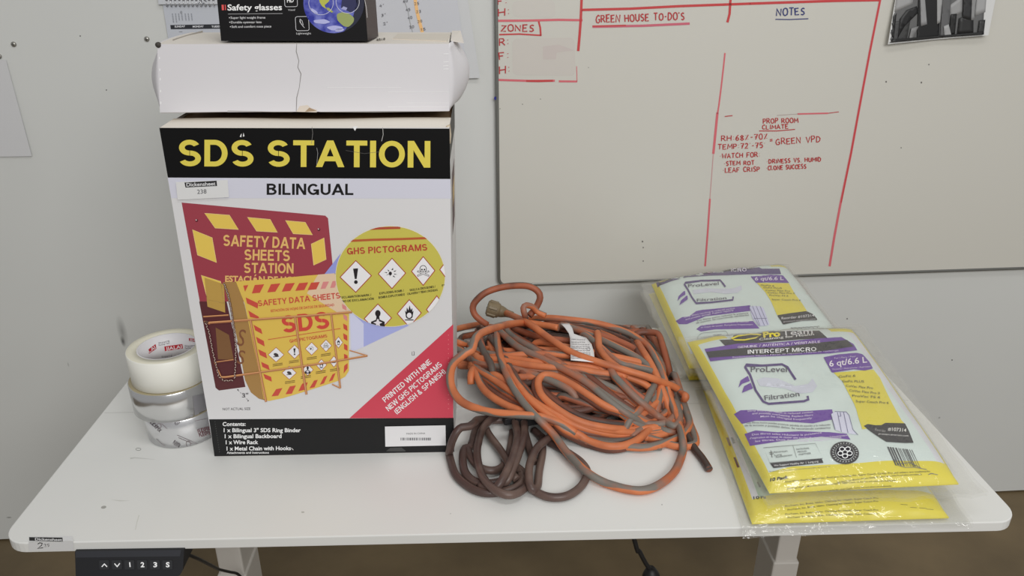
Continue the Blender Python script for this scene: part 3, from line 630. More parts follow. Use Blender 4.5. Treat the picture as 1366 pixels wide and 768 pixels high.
# printed binder
p.poly(k7((208, 28), (290, 24), (335, 160), (372, 330), (418, 540), (452, 718), (418, 708), (372, 672), (338, 600), (300, 400), (262, 220)), (156, 120, 70), 3)
for y in (395, 500): p.text('S', k7((288, y))[0], k7((328, y+8))[0], 22 if y < 450 else 18, (120, 76, 52), 4)
cov = k7((284, 22), (520, 6), (700, -12), (935, -30), (946, 190), (946, 545), (925, 578), (880, 605), (690, 666), (560, 705), (475, 722), (446, 708), (420, 560), (372, 330), (335, 150))
p.poly(cov, BIN, 4)
p.poly(k7((700, 92), (765, -18), (860, -26), (945, 80), (946, 195), (880, 205)), (212, 186, 158), 5)
for pts in (((328, 46), (357, 43), (338, 82)), ((395, 43), (450, 38), (425, 88), (378, 92)), ((490, 38), (545, 33), (515, 82), (468, 86)), ((575, 35), (630, 30), (603, 77), (553, 82)), ((655, 32), (708, 27), (685, 72), (632, 77)), ((725, 29), (775, 25), (755, 68), (704, 73)),
            ((342, 115), (415, 150), (412, 180), (350, 150)), ((357, 192), (418, 228), (420, 240), (368, 230)), ((388, 275), (432, 300), (440, 330), (398, 308)), ((402, 345), (448, 370), (453, 402), (412, 380)), ((415, 418), (460, 440), (467, 472), (425, 452)), ((432, 492), (475, 512), (482, 540), (440, 522)), ((445, 562), (490, 580), (495, 608), (455, 590)),
            ((912, 268), (935, 280), (938, 312), (915, 298)), ((912, 325), (936, 338), (937, 370), (916, 358)), ((916, 385), (937, 396), (938, 428), (918, 418)), ((917, 445), (938, 455), (938, 475), (918, 474)),
            ((520, 652), (557, 645), (532, 690), (493, 694)), ((600, 636), (635, 630), (612, 678), (575, 682)), ((672, 620), (705, 612), (690, 655), (650, 664)), ((742, 602), (764, 597), (745, 640), (715, 647)), ((800, 580), (820, 573), (800, 618), (776, 626)), ((850, 565), (868, 557), (850, 600), (828, 608)), ((918, 515), (938, 500), (938, 530), (915, 560))):
    p.poly(k7(*pts), HR, 6)
for pts in (((795, 24), (830, 22), (808, 64), (780, 66)), ((850, 20), (880, 18), (862, 58), (836, 60)), ((905, 152), (930, 168), (932, 192), (908, 180)), ((912, 212), (935, 225), (937, 255), (916, 240))): p.poly(k7(*pts), (204, 130, 128), 6)
for t, q, h, bo, c in (('SAFETY DATA SHEETS', ((415, 167), (897, 120)), 7.8, .035, HR), ('ESTACIÓN DE HOJAS DE DATOS DE SEGURIDAD', ((490, 201), (860, 165)), 3.2, .02, HR), ('SDS', ((558, 324), (836, 296)), 23, .06, (196, 70, 60)), ('GHS PICTOGRAMS', ((600, 380), (820, 348)), 4.2, .03, HR)):
    a = k7(*q); p.text(t, a[0], a[1], h, c, 7, bo)
p.line(k7((472, 362), (897, 297)), .8, HR, 7)
def diamond(cx, cy, rx, ry, ly, glyph=None, wd=.8, sk=0):
    P = [(cx, cy-ry), (cx+rx, cy+sk), (cx, cy+ry), (cx-rx, cy-sk)]
    p.poly(P, (226, 220, 226), ly); p.line(P, wd, (160, 50, 46), ly+1, True)
    if glyph: glyph(cx, cy, min(rx, ry), ly+2)
INK = (34, 30, 34)
def g_excl(x, y, r, l): p.poly([(x-.17*r, y-.5*r), (x+.15*r, y-.52*r), (x+.06*r, y+.16*r), (x-.06*r, y+.16*r)], INK, l); p.ell(x+.01*r, y+.36*r, .12*r, .12*r, INK, l, 12)
def g_bomb(x, y, r, l):
    p.ell(x-.12*r, y, .12*r, .14*r, INK, l, 12)
    for a, q in ((.2, .5), (.9, .55), (1.7, .35), (2.6, .4), (3.4, .5), (4.2, .5), (5.0, .62), (5.6, .55)):
        p.poly([(x-.1*r+q*r*math.cos(a), y+q*.7*r*math.sin(a)), (x-.1*r+(q-.2)*r*math.cos(a+.2), y+(q-.2)*.7*r*math.sin(a+.2)), (x-.1*r+(q-.25)*r*math.cos(a-.15), y+(q-.25)*.7*r*math.sin(a-.15))], INK, l)
def g_skull(x, y, r, l):
    for s in (-1, 1): p.line([(x-s*.5*r, y+.02*r), (x+s*.5*r, y+.42*r)], .14*r, INK, l)
    for s in (-1, 1): p.line([(x-s*.46*r, y+.04*r), (x+s*.46*r, y+.40*r)], .07*r, (226, 220, 226), l+1)
    p.ell(x, y-.18*r, .3*r, .32*r, INK, l+2, 20); p.ell(x, y-.18*r, .25*r, .27*r, (222, 220, 226), l+3, 20); p.poly([(x-.15*r, y), (x+.15*r, y), (x+.13*r, y+.2*r), (x-.13*r, y+.2*r)], (222, 220, 226), l+3)
    for s in (-1, 1): p.ell(x+s*.11*r, y-.13*r, .07*r, .08*r, INK, l+4, 10)
    p.poly([(x, y-.06*r), (x+.04*r, y+.02*r), (x-.04*r, y+.02*r)], INK, l+4); p.line([(x-.1*r, y+.1*r), (x+.1*r, y+.1*r)], .03*r, INK, l+4)
def g_flame(x, y, r, l):
    p.poly([(x-.3*r, y+.1*r), (x-.36*r, y-.25*r), (x-.24*r, y-.1*r), (x-.2*r, y-.5*r), (x-.06*r, y-.25*r), (x+.02*r, y-.68*r), (x+.14*r, y-.28*r), (x+.25*r, y-.45*r), (x+.26*r, y-.12*r), (x+.36*r, y-.22*r), (x+.3*r, y+.15*r)], INK, l)
    p.ell(x, y+.18*r, .3*r, .3*r, INK, l, 20); p.ell(x, y+.16*r, .2*r, .22*r, (222, 218, 226), l+1, 20); p.line([(x-.36*r, y+.55*r), (x+.36*r, y+.55*r)], .08*r, INK, l)
def g_bust(x, y, r, l):
    p.ell(x, y-.36*r, .2*r, .25*r, INK, l, 18); p.poly([(x-.09*r, y-.2*r), (x+.09*r, y-.2*r), (x+.14*r, y+.1*r), (x+.5*r, y+.25*r), (x+.5*r, y+.7*r), (x-.5*r, y+.7*r), (x-.5*r, y+.25*r), (x-.14*r, y+.1*r)], INK, l)
    p.poly([(x-.04*r, y+.05*r), (x+.04*r, y+.05*r), (x+.1*r, y+.22*r), (x+.34*r, y+.3*r), (x+.12*r, y+.4*r), (x+.18*r, y+.62*r), (x, y+.48*r), (x-.18*r, y+.62*r), (x-.12*r, y+.4*r), (x-.34*r, y+.3*r), (x-.1*r, y+.22*r)], (214, 208, 214), l+1)
def g_small(x, y, r, l): p.ell(x, y, .36*r, .22*r, (60, 52, 54), l, 12, .4); p.line([(x-.4*r, y+.3*r), (x+.4*r, y+.22*r)], .1*r, (60, 52, 54), l)
for x, y, rx, ry, g in ((520, 450, 46, 42, g_small), (628, 433, 40, 40, g_excl), (728, 415, 37, 37, g_bomb), (812, 397, 33, 35, g_skull), (885, 378, 25, 33, g_flame), (597, 556, 42, 38, g_small), (705, 538, 32, 33, g_bust), (785, 510, 31, 33, g_flame), (858, 490, 26, 32, g_small)):
    c = k7((x, y))[0]; diamond(c[0], c[1], rx/4.388, ry/4.388, 7, g, .5)
for x, y in ((500, 508), (595, 490), (700, 470), (782, 450), (572, 610), (665, 580), (752, 552), (835, 538)):
    for q in (0, 9): a = k7((x, y+q), (x+58, y+q-9)); p.line(a, .7, (84, 60, 40), 7)
# printed callout beam and circle
LAV = (158, 164, 214); LAV2 = (196, 198, 222)
p.poly(k2((800, 300), (765, 345), (720, 402), (790, 404)), (140, 146, 206), 4); p.poly(k2((845, 555), (905, 725), (1000, 680), (1112, 628), (900, 540)), LAV, 1); p.poly(k2((843, 560), (848, 748), (905, 725), (905, 620)), LAV2, 2)
cc = k8((410, 353))[0]; crx, cry = 73, 67
circ = [(cc[0]+crx*math.cos(2*math.pi*i/72), cc[1]+cry*math.sin(2*math.pi*i/72)) for i in range(72)]
p.poly(circ, GYEL, 6); p.line(circ, .7, (214, 206, 190), 7, True)
p.clip = circ
p.line(k8((150, 140), (300, 133), (480, 128), (640, 122)), 3.0, (172, 86, 48), 8); p.line(k8((280, 66), (400, 62), (470, 60)), 3.2, (164, 72, 52), 8)
a = k8((150, 222), (634, 197)); p.text('GHS PICTOGRAMS', a[0], a[1], 8.8, (172, 64, 50), 8, .045)
for x, y, rx, ry, g, sk in ((202, 353, 94, 95, g_excl, -1), (420, 335, 82, 91, g_bomb, -.5), (608, 320, 70, 86, g_skull, -.5), (768, 312, 60, 80, None, 0), (335, 605, 82, 86, g_bust, -.5), (524, 575, 72, 82, g_flame, -.5), (690, 552, 62, 82, g_small, 0)):
    c = k8((x, y))[0]; diamond(c[0], c[1], rx/4.516, ry/4.516, 8, g, 1.0, sk)
for t, q in (('EXCLAMATION MARK /', ((108, 487), (296, 470))), ('SIGNO DE EXCLAMACIÓN', ((92, 512), (311, 493))), ('EXPLODING BOMB /', ((345, 462), (492, 444))), ('BOMBA EXPLOTANDO', ((340, 487), (498, 467))), ('SKULLS & CROSSBONES /', ((527, 442), (682, 420))), ('CALAVERA Y TIBIAS CRUZADAS', ((512, 465), (696, 440))), ('FLAME', ((722, 415), (790, 405)))):
    a = k8(*q); p.text(t, a[0], a[1], 2.9, INK, 9, .03)
p.clip = None
# printed wire rack and chain over the binder
WIRE = (164, 108, 72); WIRE2 = (206, 152, 104)
def rod(q, wd): a = k7(*q); p.line(a, wd, WIRE, 12); p.line([(x-.1*wd, y-.22*wd) for x, y in a], wd*.4, WIRE2, 13)
rod(((95, 227), (243, 217)), 2.0); rod(((130, 262), (400, 243), (700, 222), (965, 200)), 3.0); rod(((372, 252), (415, 490), (462, 725)), 3.0); rod(((632, 232), (662, 440), (698, 682)), 3.0); rod(((843, 215), (868, 420), (896, 645)), 2.6)
rod(((198, 580), (225, 580), (600, 528), (850, 490), (1055, 455)), 2.6); rod(((1055, 455), (950, 424)), 1.6); rod(((896, 645), (848, 622)), 1.8); rod(((170, 492), (272, 478)), 1.4); rod(((100, 258), (135, 265)), 3.4); rod(((160, 490), (200, 580)), 1.6)
p.ell(*k7((112, 260))[0], 3.2, 2.4, (96, 70, 60), 13, 12)
def chain(q):
    a = k7(*q); n = 0
    for (x0, y0), (x1, y1) in zip(a, a[1:]):
        Ls = math.hypot(x1-x0, y1-y0); m = max(1, int(Ls/3))
        for i in range(m):
            t = (i+.5)/m; x, y = x0+(x1-x0)*t, y0+(y1-y0)*t; an = math.atan2(y1-y0, x1-x0)+(.6 if n % 2 else -.5); n += 1
            p.ell(x, y, 2.1, 1.3, (70, 46, 44), 14, 10, an); p.line([(x-1.3*math.cos(an), y-1.3*math.sin(an)), (x+1.3*math.cos(an), y+1.3*math.sin(an))], .7, (206, 184, 172), 15)
chain(((216, 32), (240, 95), (255, 165), (270, 260), (285, 390), (284, 500), (278, 590))); chain(((108, 262), (130, 320), (150, 430), (168, 500), (185, 575), (215, 600), (270, 598)))
# the red corner, small print and the black foot
p.poly(k3((740, 458), (1237, 8), (1237, 457)), (192, 62, 80), 1)
for t, q, h in (('PRINTED WITH NINE', ((912, 383), (1136, 193)), 7.2), ('NEW GHS PICTOGRAMS', ((928, 425), (1186, 205)), 7.2), ('(ENGLISH & SPANISH)', ((968, 440), (1204, 240)), 7.2)):
    a = k3(*q); p.text(t, a[0], a[1], h, (232, 226, 226), 2, .02)
for i in range(17): p.ell(*k3((1214, 60+22*i))[0], .5, .5, (222, 150, 156), 2, 6)
a = k3((226, 358), (256, 357)); p.text('3"', a[0], a[1], 5.4, INK, 2, .01); a = k3((133, 420), (266, 418)); p.text('NOT ACTUAL SIZE', a[0], a[1], 3.2, INK, 2)
for i in range(5): p.line(k3((207+i*10, 324+i*10), (212+i*10, 329+i*10)), .5, INK, 2)
p.ell(*k3((206, 322))[0], .9, .9, INK, 2, 8); p.ell(*k3((255, 374))[0], .9, .9, INK, 2, 8)
p.line(k3((1040, 140), (1040, 157), (1050, 156), (1051, 139), (1044, 140)), .6, (90, 88, 92), 2)
p.poly(k3((68, 463), (1239, 456), (1242, 619), (94, 640)), mat((24, 24, 25), .5, spec=.3), 1)
for t, q, h, bo in (('Contents:', ((133, 495), (243, 494)), 5.0, .03), ('1 x Bilingual 3" SDS Ring Binder', ((138, 524), (507, 524)), 5, .03), ('1 x Bilingual Backboard', ((143, 553), (415, 552)), 5, .03), ('1 x Wire Rack', ((148, 582), (303, 581)), 5, .03), ('1 x Metal Chain with Hooks', ((152, 612), (460, 610)), 5, .03), ('Attachments and Instructions', ((153, 628), (355, 627)), 2.9, .02)):
    a = k3(*q); p.text(t, a[0], a[1], h, (226, 224, 222), 2, bo)
for i in range(14): p.ell(*k3((96+1.7*i, 475+11*i))[0], .4, .5, (90, 90, 90), 2, 6)
p.line(k3((462, 600), (472, 610)), .8, (200, 198, 196), 3); p.poly(k3((915, 616), (935, 600), (990, 598), (1010, 614), (1008, 617)), (60, 60, 60), 2)
# right side face
sn = DEP.cross(TR-BR).normalized(); p = Print(b, flat(BR, sn), step=.0002)
so = sn if sn.dot(bd) > 0 else -sn
def side(s_, h_, e_=1): return BR.lerp(TR, h_)+DEP*s_+so*(.0002*e_)
def sidequad(s0_, h0_, s1_, h1_, m_, e_): b.add([side(s0_, h0_, e_), side(s1_, h0_, e_), side(s1_, h1_, e_), side(s0_, h1_, e_)], [(0, 1, 2, 3)], m_)
sidequad(.0, .915, 1, .999, mblk, 1); sidequad(.22, .65, .80, .86, mat((206, 204, 204), .5), 1); sidequad(.30, .665, .74, .845, mat((70, 36, 40), .5), 2); sidequad(.36, .74, .70, .80, mat((176, 148, 96), .5), 3)
b.build('carton_body', sds)
# top flaps with pale paper edge, lifted a little at the rear
b = MB(); mfl = mat((206, 200, 190), .7)
t0 = TL+Vector((0, 0, .0004)); t1 = TR+Vector((0, 0, .0004))
b.grid(lambda u, v: t0.lerp(t1, u)+DEP*(.26*v)+Vector((0, 0, .0012*v+.0008*math.sin(9*u)*v)), 12, 4, mfl, False); b.build('top_flap', sds, solid=.002)
b = MB(); b.grid(lambda u, v: t0.lerp(t1, u)+DEP*(.50+.50*v)+Vector((0, 0, .0105*(1-v)**.5)), 12, 4, mkr, False); b.build('top_flap', sds, solid=.002)
b = MB(); s_ = mkr
cpt = TR+bd*.0008; b.add([cpt+Vector((0, 0, .002))-bd*.004, cpt+Vector((0, 0, -.022))+DEP*.015, cpt+DEP*.06+Vector((.001, 0, -.012)), cpt+DEP*.05+Vector((0, 0, .002))], [(0, 1, 2, 3)], mkr); b.build('torn_corner', sds, solid=.0015)
b = MB(); p = Print(b, flat(BL+bn*.0016, bn), step=.00012); p.poly(k1((155, 690), (352, 682), (357, 748), (162, 758)), (204, 204, 204), 1); p.poly(k1((188, 692), (310, 685), (312, 705), (192, 711)), (34, 34, 36), 2)
a = k1((196, 707), (306, 702)); p.text('Dickensheet', a[0], a[1], 4.6, (210, 210, 212), 3, .02); a = k1((237, 735), (272, 733)); p.text('238', a[0], a[1], 5.6, (70, 70, 74), 3)
b.build('lot_sticker', sds, label='white lot sticker numbered 238')
b = MB(); p = Print(b, flat(BL+bn*.0012, bn), step=.00012); p.poly(k3((910, 498), (1200, 492), (1202, 588), (912, 594)), (210, 209, 210), 1)
a = k3((1013, 536), (1103, 534)); p.text('MADE IN CHINA', a[0], a[1], 2.2, (70, 70, 72), 2); rnd = random.Random(3)
x = 985
while x < 1132: wv = rnd.choice((2, 3, 4, 5)); p.quad(*k3((x, 551))[0], *k3((x+wv, 564))[0], (84, 84, 88), 2); x += wv+rnd.choice((2, 3, 4))
b.build('barcode_label', sds, label='white barcode label')

# ================================================================== WHITE CARTON on top
zW = HT+.0125
wl = on_plane(213.3, 150, Vector((0, 0, zW)), Vector((0, 0, 1))); wr = on_plane(599.4, 148, Vector((0, 0, zW)), Vector((0, 0, 1)))
wd_ = (wr-wl).normalized(); wn = Vector((wd_.y, -wd_.x, 0)); wtl = on_plane(209.8, 59.2, wl, wn); wtr = on_plane(598.8, 58, wl, wn); zT = (wtl.z+wtr.z)/2; wtl.z = wtr.z = zT
WDEP = -wn*.135; UPV = Vector((0, 0, 1))
wbx = thing('white_carton', 'plain white cardboard box with bulging ends lying on the tall printed carton', 'cardboard box', (wl+wr)/2+WDEP*.5)
b = MB(); mw2 = mat((198, 196, 199), .55, spec=.35); mtop = mat((196, 190, 182), .7); mdk = mat((60, 56, 52), .8)
b.add([wl, wr, wtr, wtl], [(0, 1, 2, 3)], mw2); b.add([wr+WDEP, wl+WDEP, wtl+WDEP, wtr+WDEP], [(0, 1, 2, 3)], mw2); b.add([wl+WDEP, wr+WDEP, wr, wl], [(0, 1, 2, 3)], mkr)
p = Print(b, flat(wl, wn), step=.0002)
p.line(k1((614, 165), (612, 195), (622, 230), (618, 255), (630, 280), (624, 330), (614, 370), (612, 422)), lambda t: .5+.5*abs(math.sin(9*t)), (120, 116, 114), 1)
p.poly(k1((612, 424), (625, 402), (655, 398), (668, 410), (690, 416), (690, 426)), (196, 186, 174), 1); p.poly(k1((645, 424), (662, 408), (690, 420)), (150, 128, 104), 2)
for y, x0, x1 in ((332, 730, 1010), (348, 960, 1190), (405, 960, 1190), (390, 1030, 1190)): p.line(k1((x0, y), (x1, y)), .4, (222, 221, 222), 1)
for y in (205, 235, 250, 262): p.line(k1((1170, y), (1190, y-1)), .8, (230, 229, 230), 1)
p.line(k1((100, 428), (350, 424), (352, 421), (520, 424), (600, 424)), .7, (150, 144, 140), 1); p.line(k1((700, 424), (900, 425), (1190, 421)), .5, (170, 166, 162), 1)
for i, y in enumerate((175, 220, 265, 300, 345, 390)): p.ell(*k1((92+i*1.3, y))[0], .8, 2, (232, 231, 231), 1, 8)
b.build('carton_body', wbx)
b = MB(); b.grid(lambda u, v: wtl.lerp(wtr, u)+WDEP*v+Vector((0, 0, .0015*math.sin(math.pi*v))), 10, 6, mtop, False)
p = Print(b, flat(wtl+Vector((0, 0, .0022)), UPV), step=.0002)
p.poly(crop(490, 0, 8.53)((345, 384), (955, 380), (905, 462), (285, 438)), (188, 180, 168), 0)
a = crop(490, 0, 8.53)((105, 458), (205, 446)); p.text('4210', a[0], a[1], 2, (110, 106, 100), 1)
p.line(crop(200, 0, 8.53)((260, 450), (420, 400), (600, 350)), .5, (150, 144, 136), 1)
b.build('lid', wbx, solid=.002)
for s, P0, P1 in ((-1, wl, wtl), (1, wr, wtr)):
    b = MB(); amp = .030 if s < 0 else .027
    b.grid(lambda u, v: P0.lerp(P1, v)+WDEP*u+wd_*(s*amp*(math.sin(math.pi*min(1, v*.93+.07*(v > 0)))**.7 if 0 < v < 1 else (0 if v == 0 else .25))*abs(math.sin(math.pi*u*.95))**.9), 12, 14, mw2, True, flip=s < 0)
    b.build('end_panel', wbx, solid=.0015)
b = MB(); c = wtr+WDEP*.25; b.add([c+wd_*.0015+UPV*.001, c+wd_*.019+UPV*-.002, c+WDEP*.7+wd_*.014+UPV*.003, c+WDEP*.7+wd_*.0015+UPV*.003], [(0, 1, 2, 3)], mtop); b.build('corner_flap', wbx, solid=.0015)
b = MB(); b.lathe([(.0, .001), (.0036, .0006), (.0036, -.002)], mdk, 14, (wtl+wn*.0002+wd_*.001-UPV*.001, wn)); b.build('corner_gap_shade', wbx, label='dark disc painted as the shade of the gap at the corner fold')  # solid disc, the gap's shade is put into its colour

# ================================================================== BLACK SAFETY GLASSES BOX
zS = zT+.003
sl = on_plane(295, 54.7, Vector((0, 0, zS)), UPV); sr = on_plane(490.3, 54.7, Vector((0, 0, zS)), UPV); sb = on_plane(504.5, 48.6, Vector((0, 0, zS)), UPV)
sd = (sr-sl).normalized(); sN = Vector((sd.y, -sd.x, 0)); SH = Vector((0, 0, .095)); SDp = sb-sr
b = MB(); mbk = mat((15, 14, 16), .35, spec=.35); msd = mat((46, 36, 38), .4)
stop = lambda P, x, y: on_plane(x, y, sl, sN)
q0 = on_plane(289.6, 0, sl, sN); q1 = on_plane(486, 0, sl, sN); hh = SH.z/((q0.z+q1.z)/2-zS); s0 = sl+(q0-sl)*hh; s1 = sr+(q1-sr)*hh; s0.z = s1.z = zS+SH.z
b.hexa([sl, sr, sr+SDp, sl+SDp], [s0, s1, s1+SDp, s0+SDp], mbk); b.add([v+sd*.0003 for v in (sr, sr+SDp, s1+SDp, s1)], [(0, 1, 2, 3)], msd)
e2 = crop(290, 0, 5.94)
p = Print(b, flat(sl, sN), step=.00015)
p.poly(e2((33, 38), (50, 37), (53, 80), (36, 81)), (206, 78, 76), 1); p.poly(e2((59, 37), (66, 37), (69, 80), (62, 80)), (206, 78, 76), 1)
a = e2((80, 82), (512, 79)); p.text('Safety glasses', a[0], a[1], 7.6, (228, 228, 230), 1, .025)
p.line(e2((85, 111), (517, 107)), .5, (170, 170, 172), 1)
for t, q in (('Super light weight frame', ((105, 149), (380, 147))), ('Durable eyewear lens', ((108, 185), (350, 183))), ('Soft and comfort nose piece', ((113, 220), (428, 217)))):
    a = e2(*q); p.text(t, a[0], a[1], 3.0, (208, 208, 210), 1, .005); p.ell(a[0][0]-1.6, a[0][1]-1.5, .7, .7, (208, 208, 210), 1, 8)
p.line(rounded(e2((530, -40), (632, -40), (635, 52), (535, 54)), 3), .6, (200, 200, 204), 1, True); a = e2((552, 20), (606, 18)); p.text('HD', a[0], a[1], 6, (224, 224, 226), 1, .03)
a = e2((560, 86), (615, 84)); p.text('Visual', a[0], a[1], 2.4, (190, 190, 192), 1)
p.line(rounded(e2((617, 132), (722, 130), (728, 242), (623, 244)), 3), .6, (200, 200, 204), 1, True); p.line(e2((655, 155), (662, 185), (680, 200), (672, 165), (655, 150), (652, 170), (668, 196), (690, 220)), .5, (210, 210, 212), 1)
a = e2((626, 272), (742, 271)); p.text('Lightweight', a[0], a[1], 2.6, (196, 196, 198), 1)
me_ = noise_mat('printed_globe', (40, 46, 140), (122, 128, 196), 60, .4, 5, .42, .72)
ex_, ey_ = e2((922, 22))[0]; er = 40.5
disc = [(ex_+er*math.cos(t), ey_+er*math.sin(t)) for t in [2*math.pi*i/64 for i in range(64)]]
p.poly(disc, me_, 1); p.clip = disc
p.poly([(ex_+er, ey_-er), (ex_+er, ey_+er), (ex_+.3*er, ey_+er), (ex_+.62*er, ey_+.55*er), (ex_+.74*er, ey_), (ex_+.66*er, ey_-er)], (30, 32, 52), 2)
p.poly(e2((800, -30), (905, -30), (880, 15), (850, 40), (862, 70), (830, 50), (812, 20)), (168, 170, 72), 2); p.poly(e2((862, 60), (885, 62), (920, 95), (905, 100), (870, 78)), (150, 156, 84), 2)
p.poly(rounded(e2((945, 110), (990, 95), (1040, 105), (1085, 140), (1080, 175), (1040, 215), (1000, 208), (950, 160)), 3), (140, 150, 92), 3)
p.poly(e2((990, -30), (1110, -30), (1110, 60), (1060, 100), (980, 60)), (38, 40, 76), 2); p.poly(e2((980, 70), (1000, 50), (1030, 62), (1020, 82)), (150, 152, 190), 3)
for pts in (((760, 160), (850, 150), (900, 175), (850, 190), (770, 182)), ((860, 215), (930, 200), (1000, 215), (980, 240), (900, 240)), ((740, 60), (790, 90), (800, 112), (750, 90)), ((940, 225), (1010, 228), (990, 250), (930, 252))): p.poly(rounded(e2(*pts), 3), (164, 166, 208), 2)
p.clip = None
for x, y, r in ((822, 22, 97), (1033, 14, 92)): a = e2((x, y))[0]; p.ring(a[0], a[1], r/5.94, r*.98/5.94, .5, (206, 206, 214), 5)
p.line(e2((908, -5), (940, -12), (955, -5)), .5, (206, 206, 214), 5)
p.line(e2((1168, 0), (1180, 60), (1188, 140)), .5, (210, 208, 208), 1)
p = Print(b, flat(sr+sd*.0004, sd), step=.0002)
for i in range(4): p.line([(493+1.5*i, 2+2*i), (495+1.5*i, 34)], .35, (120, 74, 74), 1)
p.line([(491.5, 18), (493, 40), (492.5, 52)], .7, (180, 176, 176), 1)
b.build('safety_glasses_box', loc=(sl+sr)/2+SDp*.5, bevel=.0012, label='black safety glasses box with a globe picture on top of the white carton', cat='product box')

# ================================================================== TAPE ROLLS
RT_, RH = .0605, .044
def tape_center(px_left, y_front, z):     # left silhouette and front foot as seen
    f = on_desk((px_left+45), y_front, z); return Vector((0, f.y+RT_, DZ+z))
HB = (.0500, .0497, .0520)
mfoil = mat((214, 214, 214), .2, .92, g=1.1); mfoil2 = mat((214, 214, 216), .26, .85, g=1.15)
cy_ = tape_center(196, 598, 0).y
rolls = ((Vector((.1585, cy_-.003, DZ+.0004)), HB[0]), (Vector((.1500, cy_-.002, DZ+HB[0]+.0008)), HB[1]), (Vector((.1520, cy_-.001, DZ+HB[0]+HB[1]+.0012)), HB[2]))
tk = crop(150, 430, 4.267)
specs = (('foil_tape_roll', 'bottom foil tape roll of the stack with printed lettering on its side', mfoil2, mat((150, 140, 116), .5)), ('foil_tape_roll', 'plain silver foil tape roll in the middle of the stack', mfoil, mat((150, 140, 112), .5)), ('shipping_tape_roll', 'white tape roll with red printed core on top of the stack', mat((214, 213, 205), .4), mat((206, 202, 184), .5)))
for i, ((c, h), (nm, lab, mo, ms_)) in enumerate(zip(rolls, specs)):
    RT_ = (.0585, .0635, .0595)[i]
    t = thing(nm, lab, 'tape roll', c, group='rolls of tape stacked beside the carton')
    b = MB(); prof = [(RH, .001), (RT_-.002, 0), (RT_, .001), (RT_, h-.0012), (RT_-.0012, h), (RH, h-.0004)]
    b.lathe(prof, mo, 72, (c, UPV), closed=True, mfn=lambda j: mo if j in (1, 2, 3) else ms_)
    fn = draped(b); p = Print(b, fn, fine=3, step=.0003)
    if i == 0:
        for t_, q, h_ in (('FLEXFIX', ((204, 562), (268, 625)), 4.6), ('FLEXFIX', ((362, 586), (398, 562)), 4.2), ('FLEXFIX', ((342, 688), (378, 712)), 5), ('FLEXFIX', ((488, 630), (556, 612)), 5), ('FLEXFIX', ((496, 652), (560, 636)), 5)):
            a = tk(*q); p.text(t_, a[0], a[1], h_, (96, 44, 52) if q[0][0] > 450 else (58, 46, 50), 1, .04)
        for q in (((250, 662), (300, 706)), ((368, 640), (480, 690)), ((375, 655), (455, 690)), ((280, 575), (312, 605)), ((490, 605), (548, 590)), ((470, 560), (540, 545))): a = tk(*q); p.line([a[0], ((a[0][0]+a[1][0])/2, (a[0][1]+a[1][1])/2), a[1]], .6, (120, 110, 112), 1)
        for x, y in ((265, 588), (432, 690)): q = tk((x, y))[0]; p.ring(q[0], q[1], 3, 3.4, .5, (90, 70, 74), 1, 16)
    if i == 1: p.poly(tk((455, 418), (530, 402), (535, 520), (470, 545)), mat((176, 174, 178), .3, .9), 1)
    b.build('tape', t)
    b = MB(); mcore = mat((206, 204, 206), .5) if i == 2 else mat((176, 156, 124), .7)
    b.lathe([(RH-.0022, .0006), (RH-.0002, .0006), (RH-.0002, h-.0006), (RH-.0022, h-.0006)], mcore, 72, (c, UPV), closed=True)
    if i == 2:
        fn = draped(b); p = Print(b, fn, fine=3, step=.0003); RD = (176, 42, 54)
        p.poly(tk((295, 136), (398, 122), (402, 147), (298, 163)), RD, 1); a = tk((304, 158), (396, 145)); p.text('JIALAI', a[0], a[1], 4.2, (226, 214, 216), 2, .02)
        p.poly(tk((205, 152), (245, 122), (250, 148), (207, 178)), RD, 1); a = tk((208, 172), (246, 146)); p.text('LAI', a[0], a[1], 4.2, (226, 214, 216), 2, .02)
        p.poly(tk((436, 88), (478, 94), (478, 112), (436, 104)), RD, 1); a = tk((440, 103), (476, 109)); p.text('JIA', a[0], a[1], 3, (226, 214, 216), 2, .02)
        for t_, q in (('Shipping', ((262, 122), (325, 106))), ('Packing Tape', ((264, 134), (326, 118))), ('Shipping', ((412, 138), (470, 134))), ('Packing Tape', ((414, 150), (472, 146))), ('Shipping', ((280, 200), (340, 190)))): a = tk(*q); p.text(t_, a[0], a[1], 2.1, (80, 76, 84), 1)
    b.build('core', t, label='printed cardboard core' if i == 2 else None)

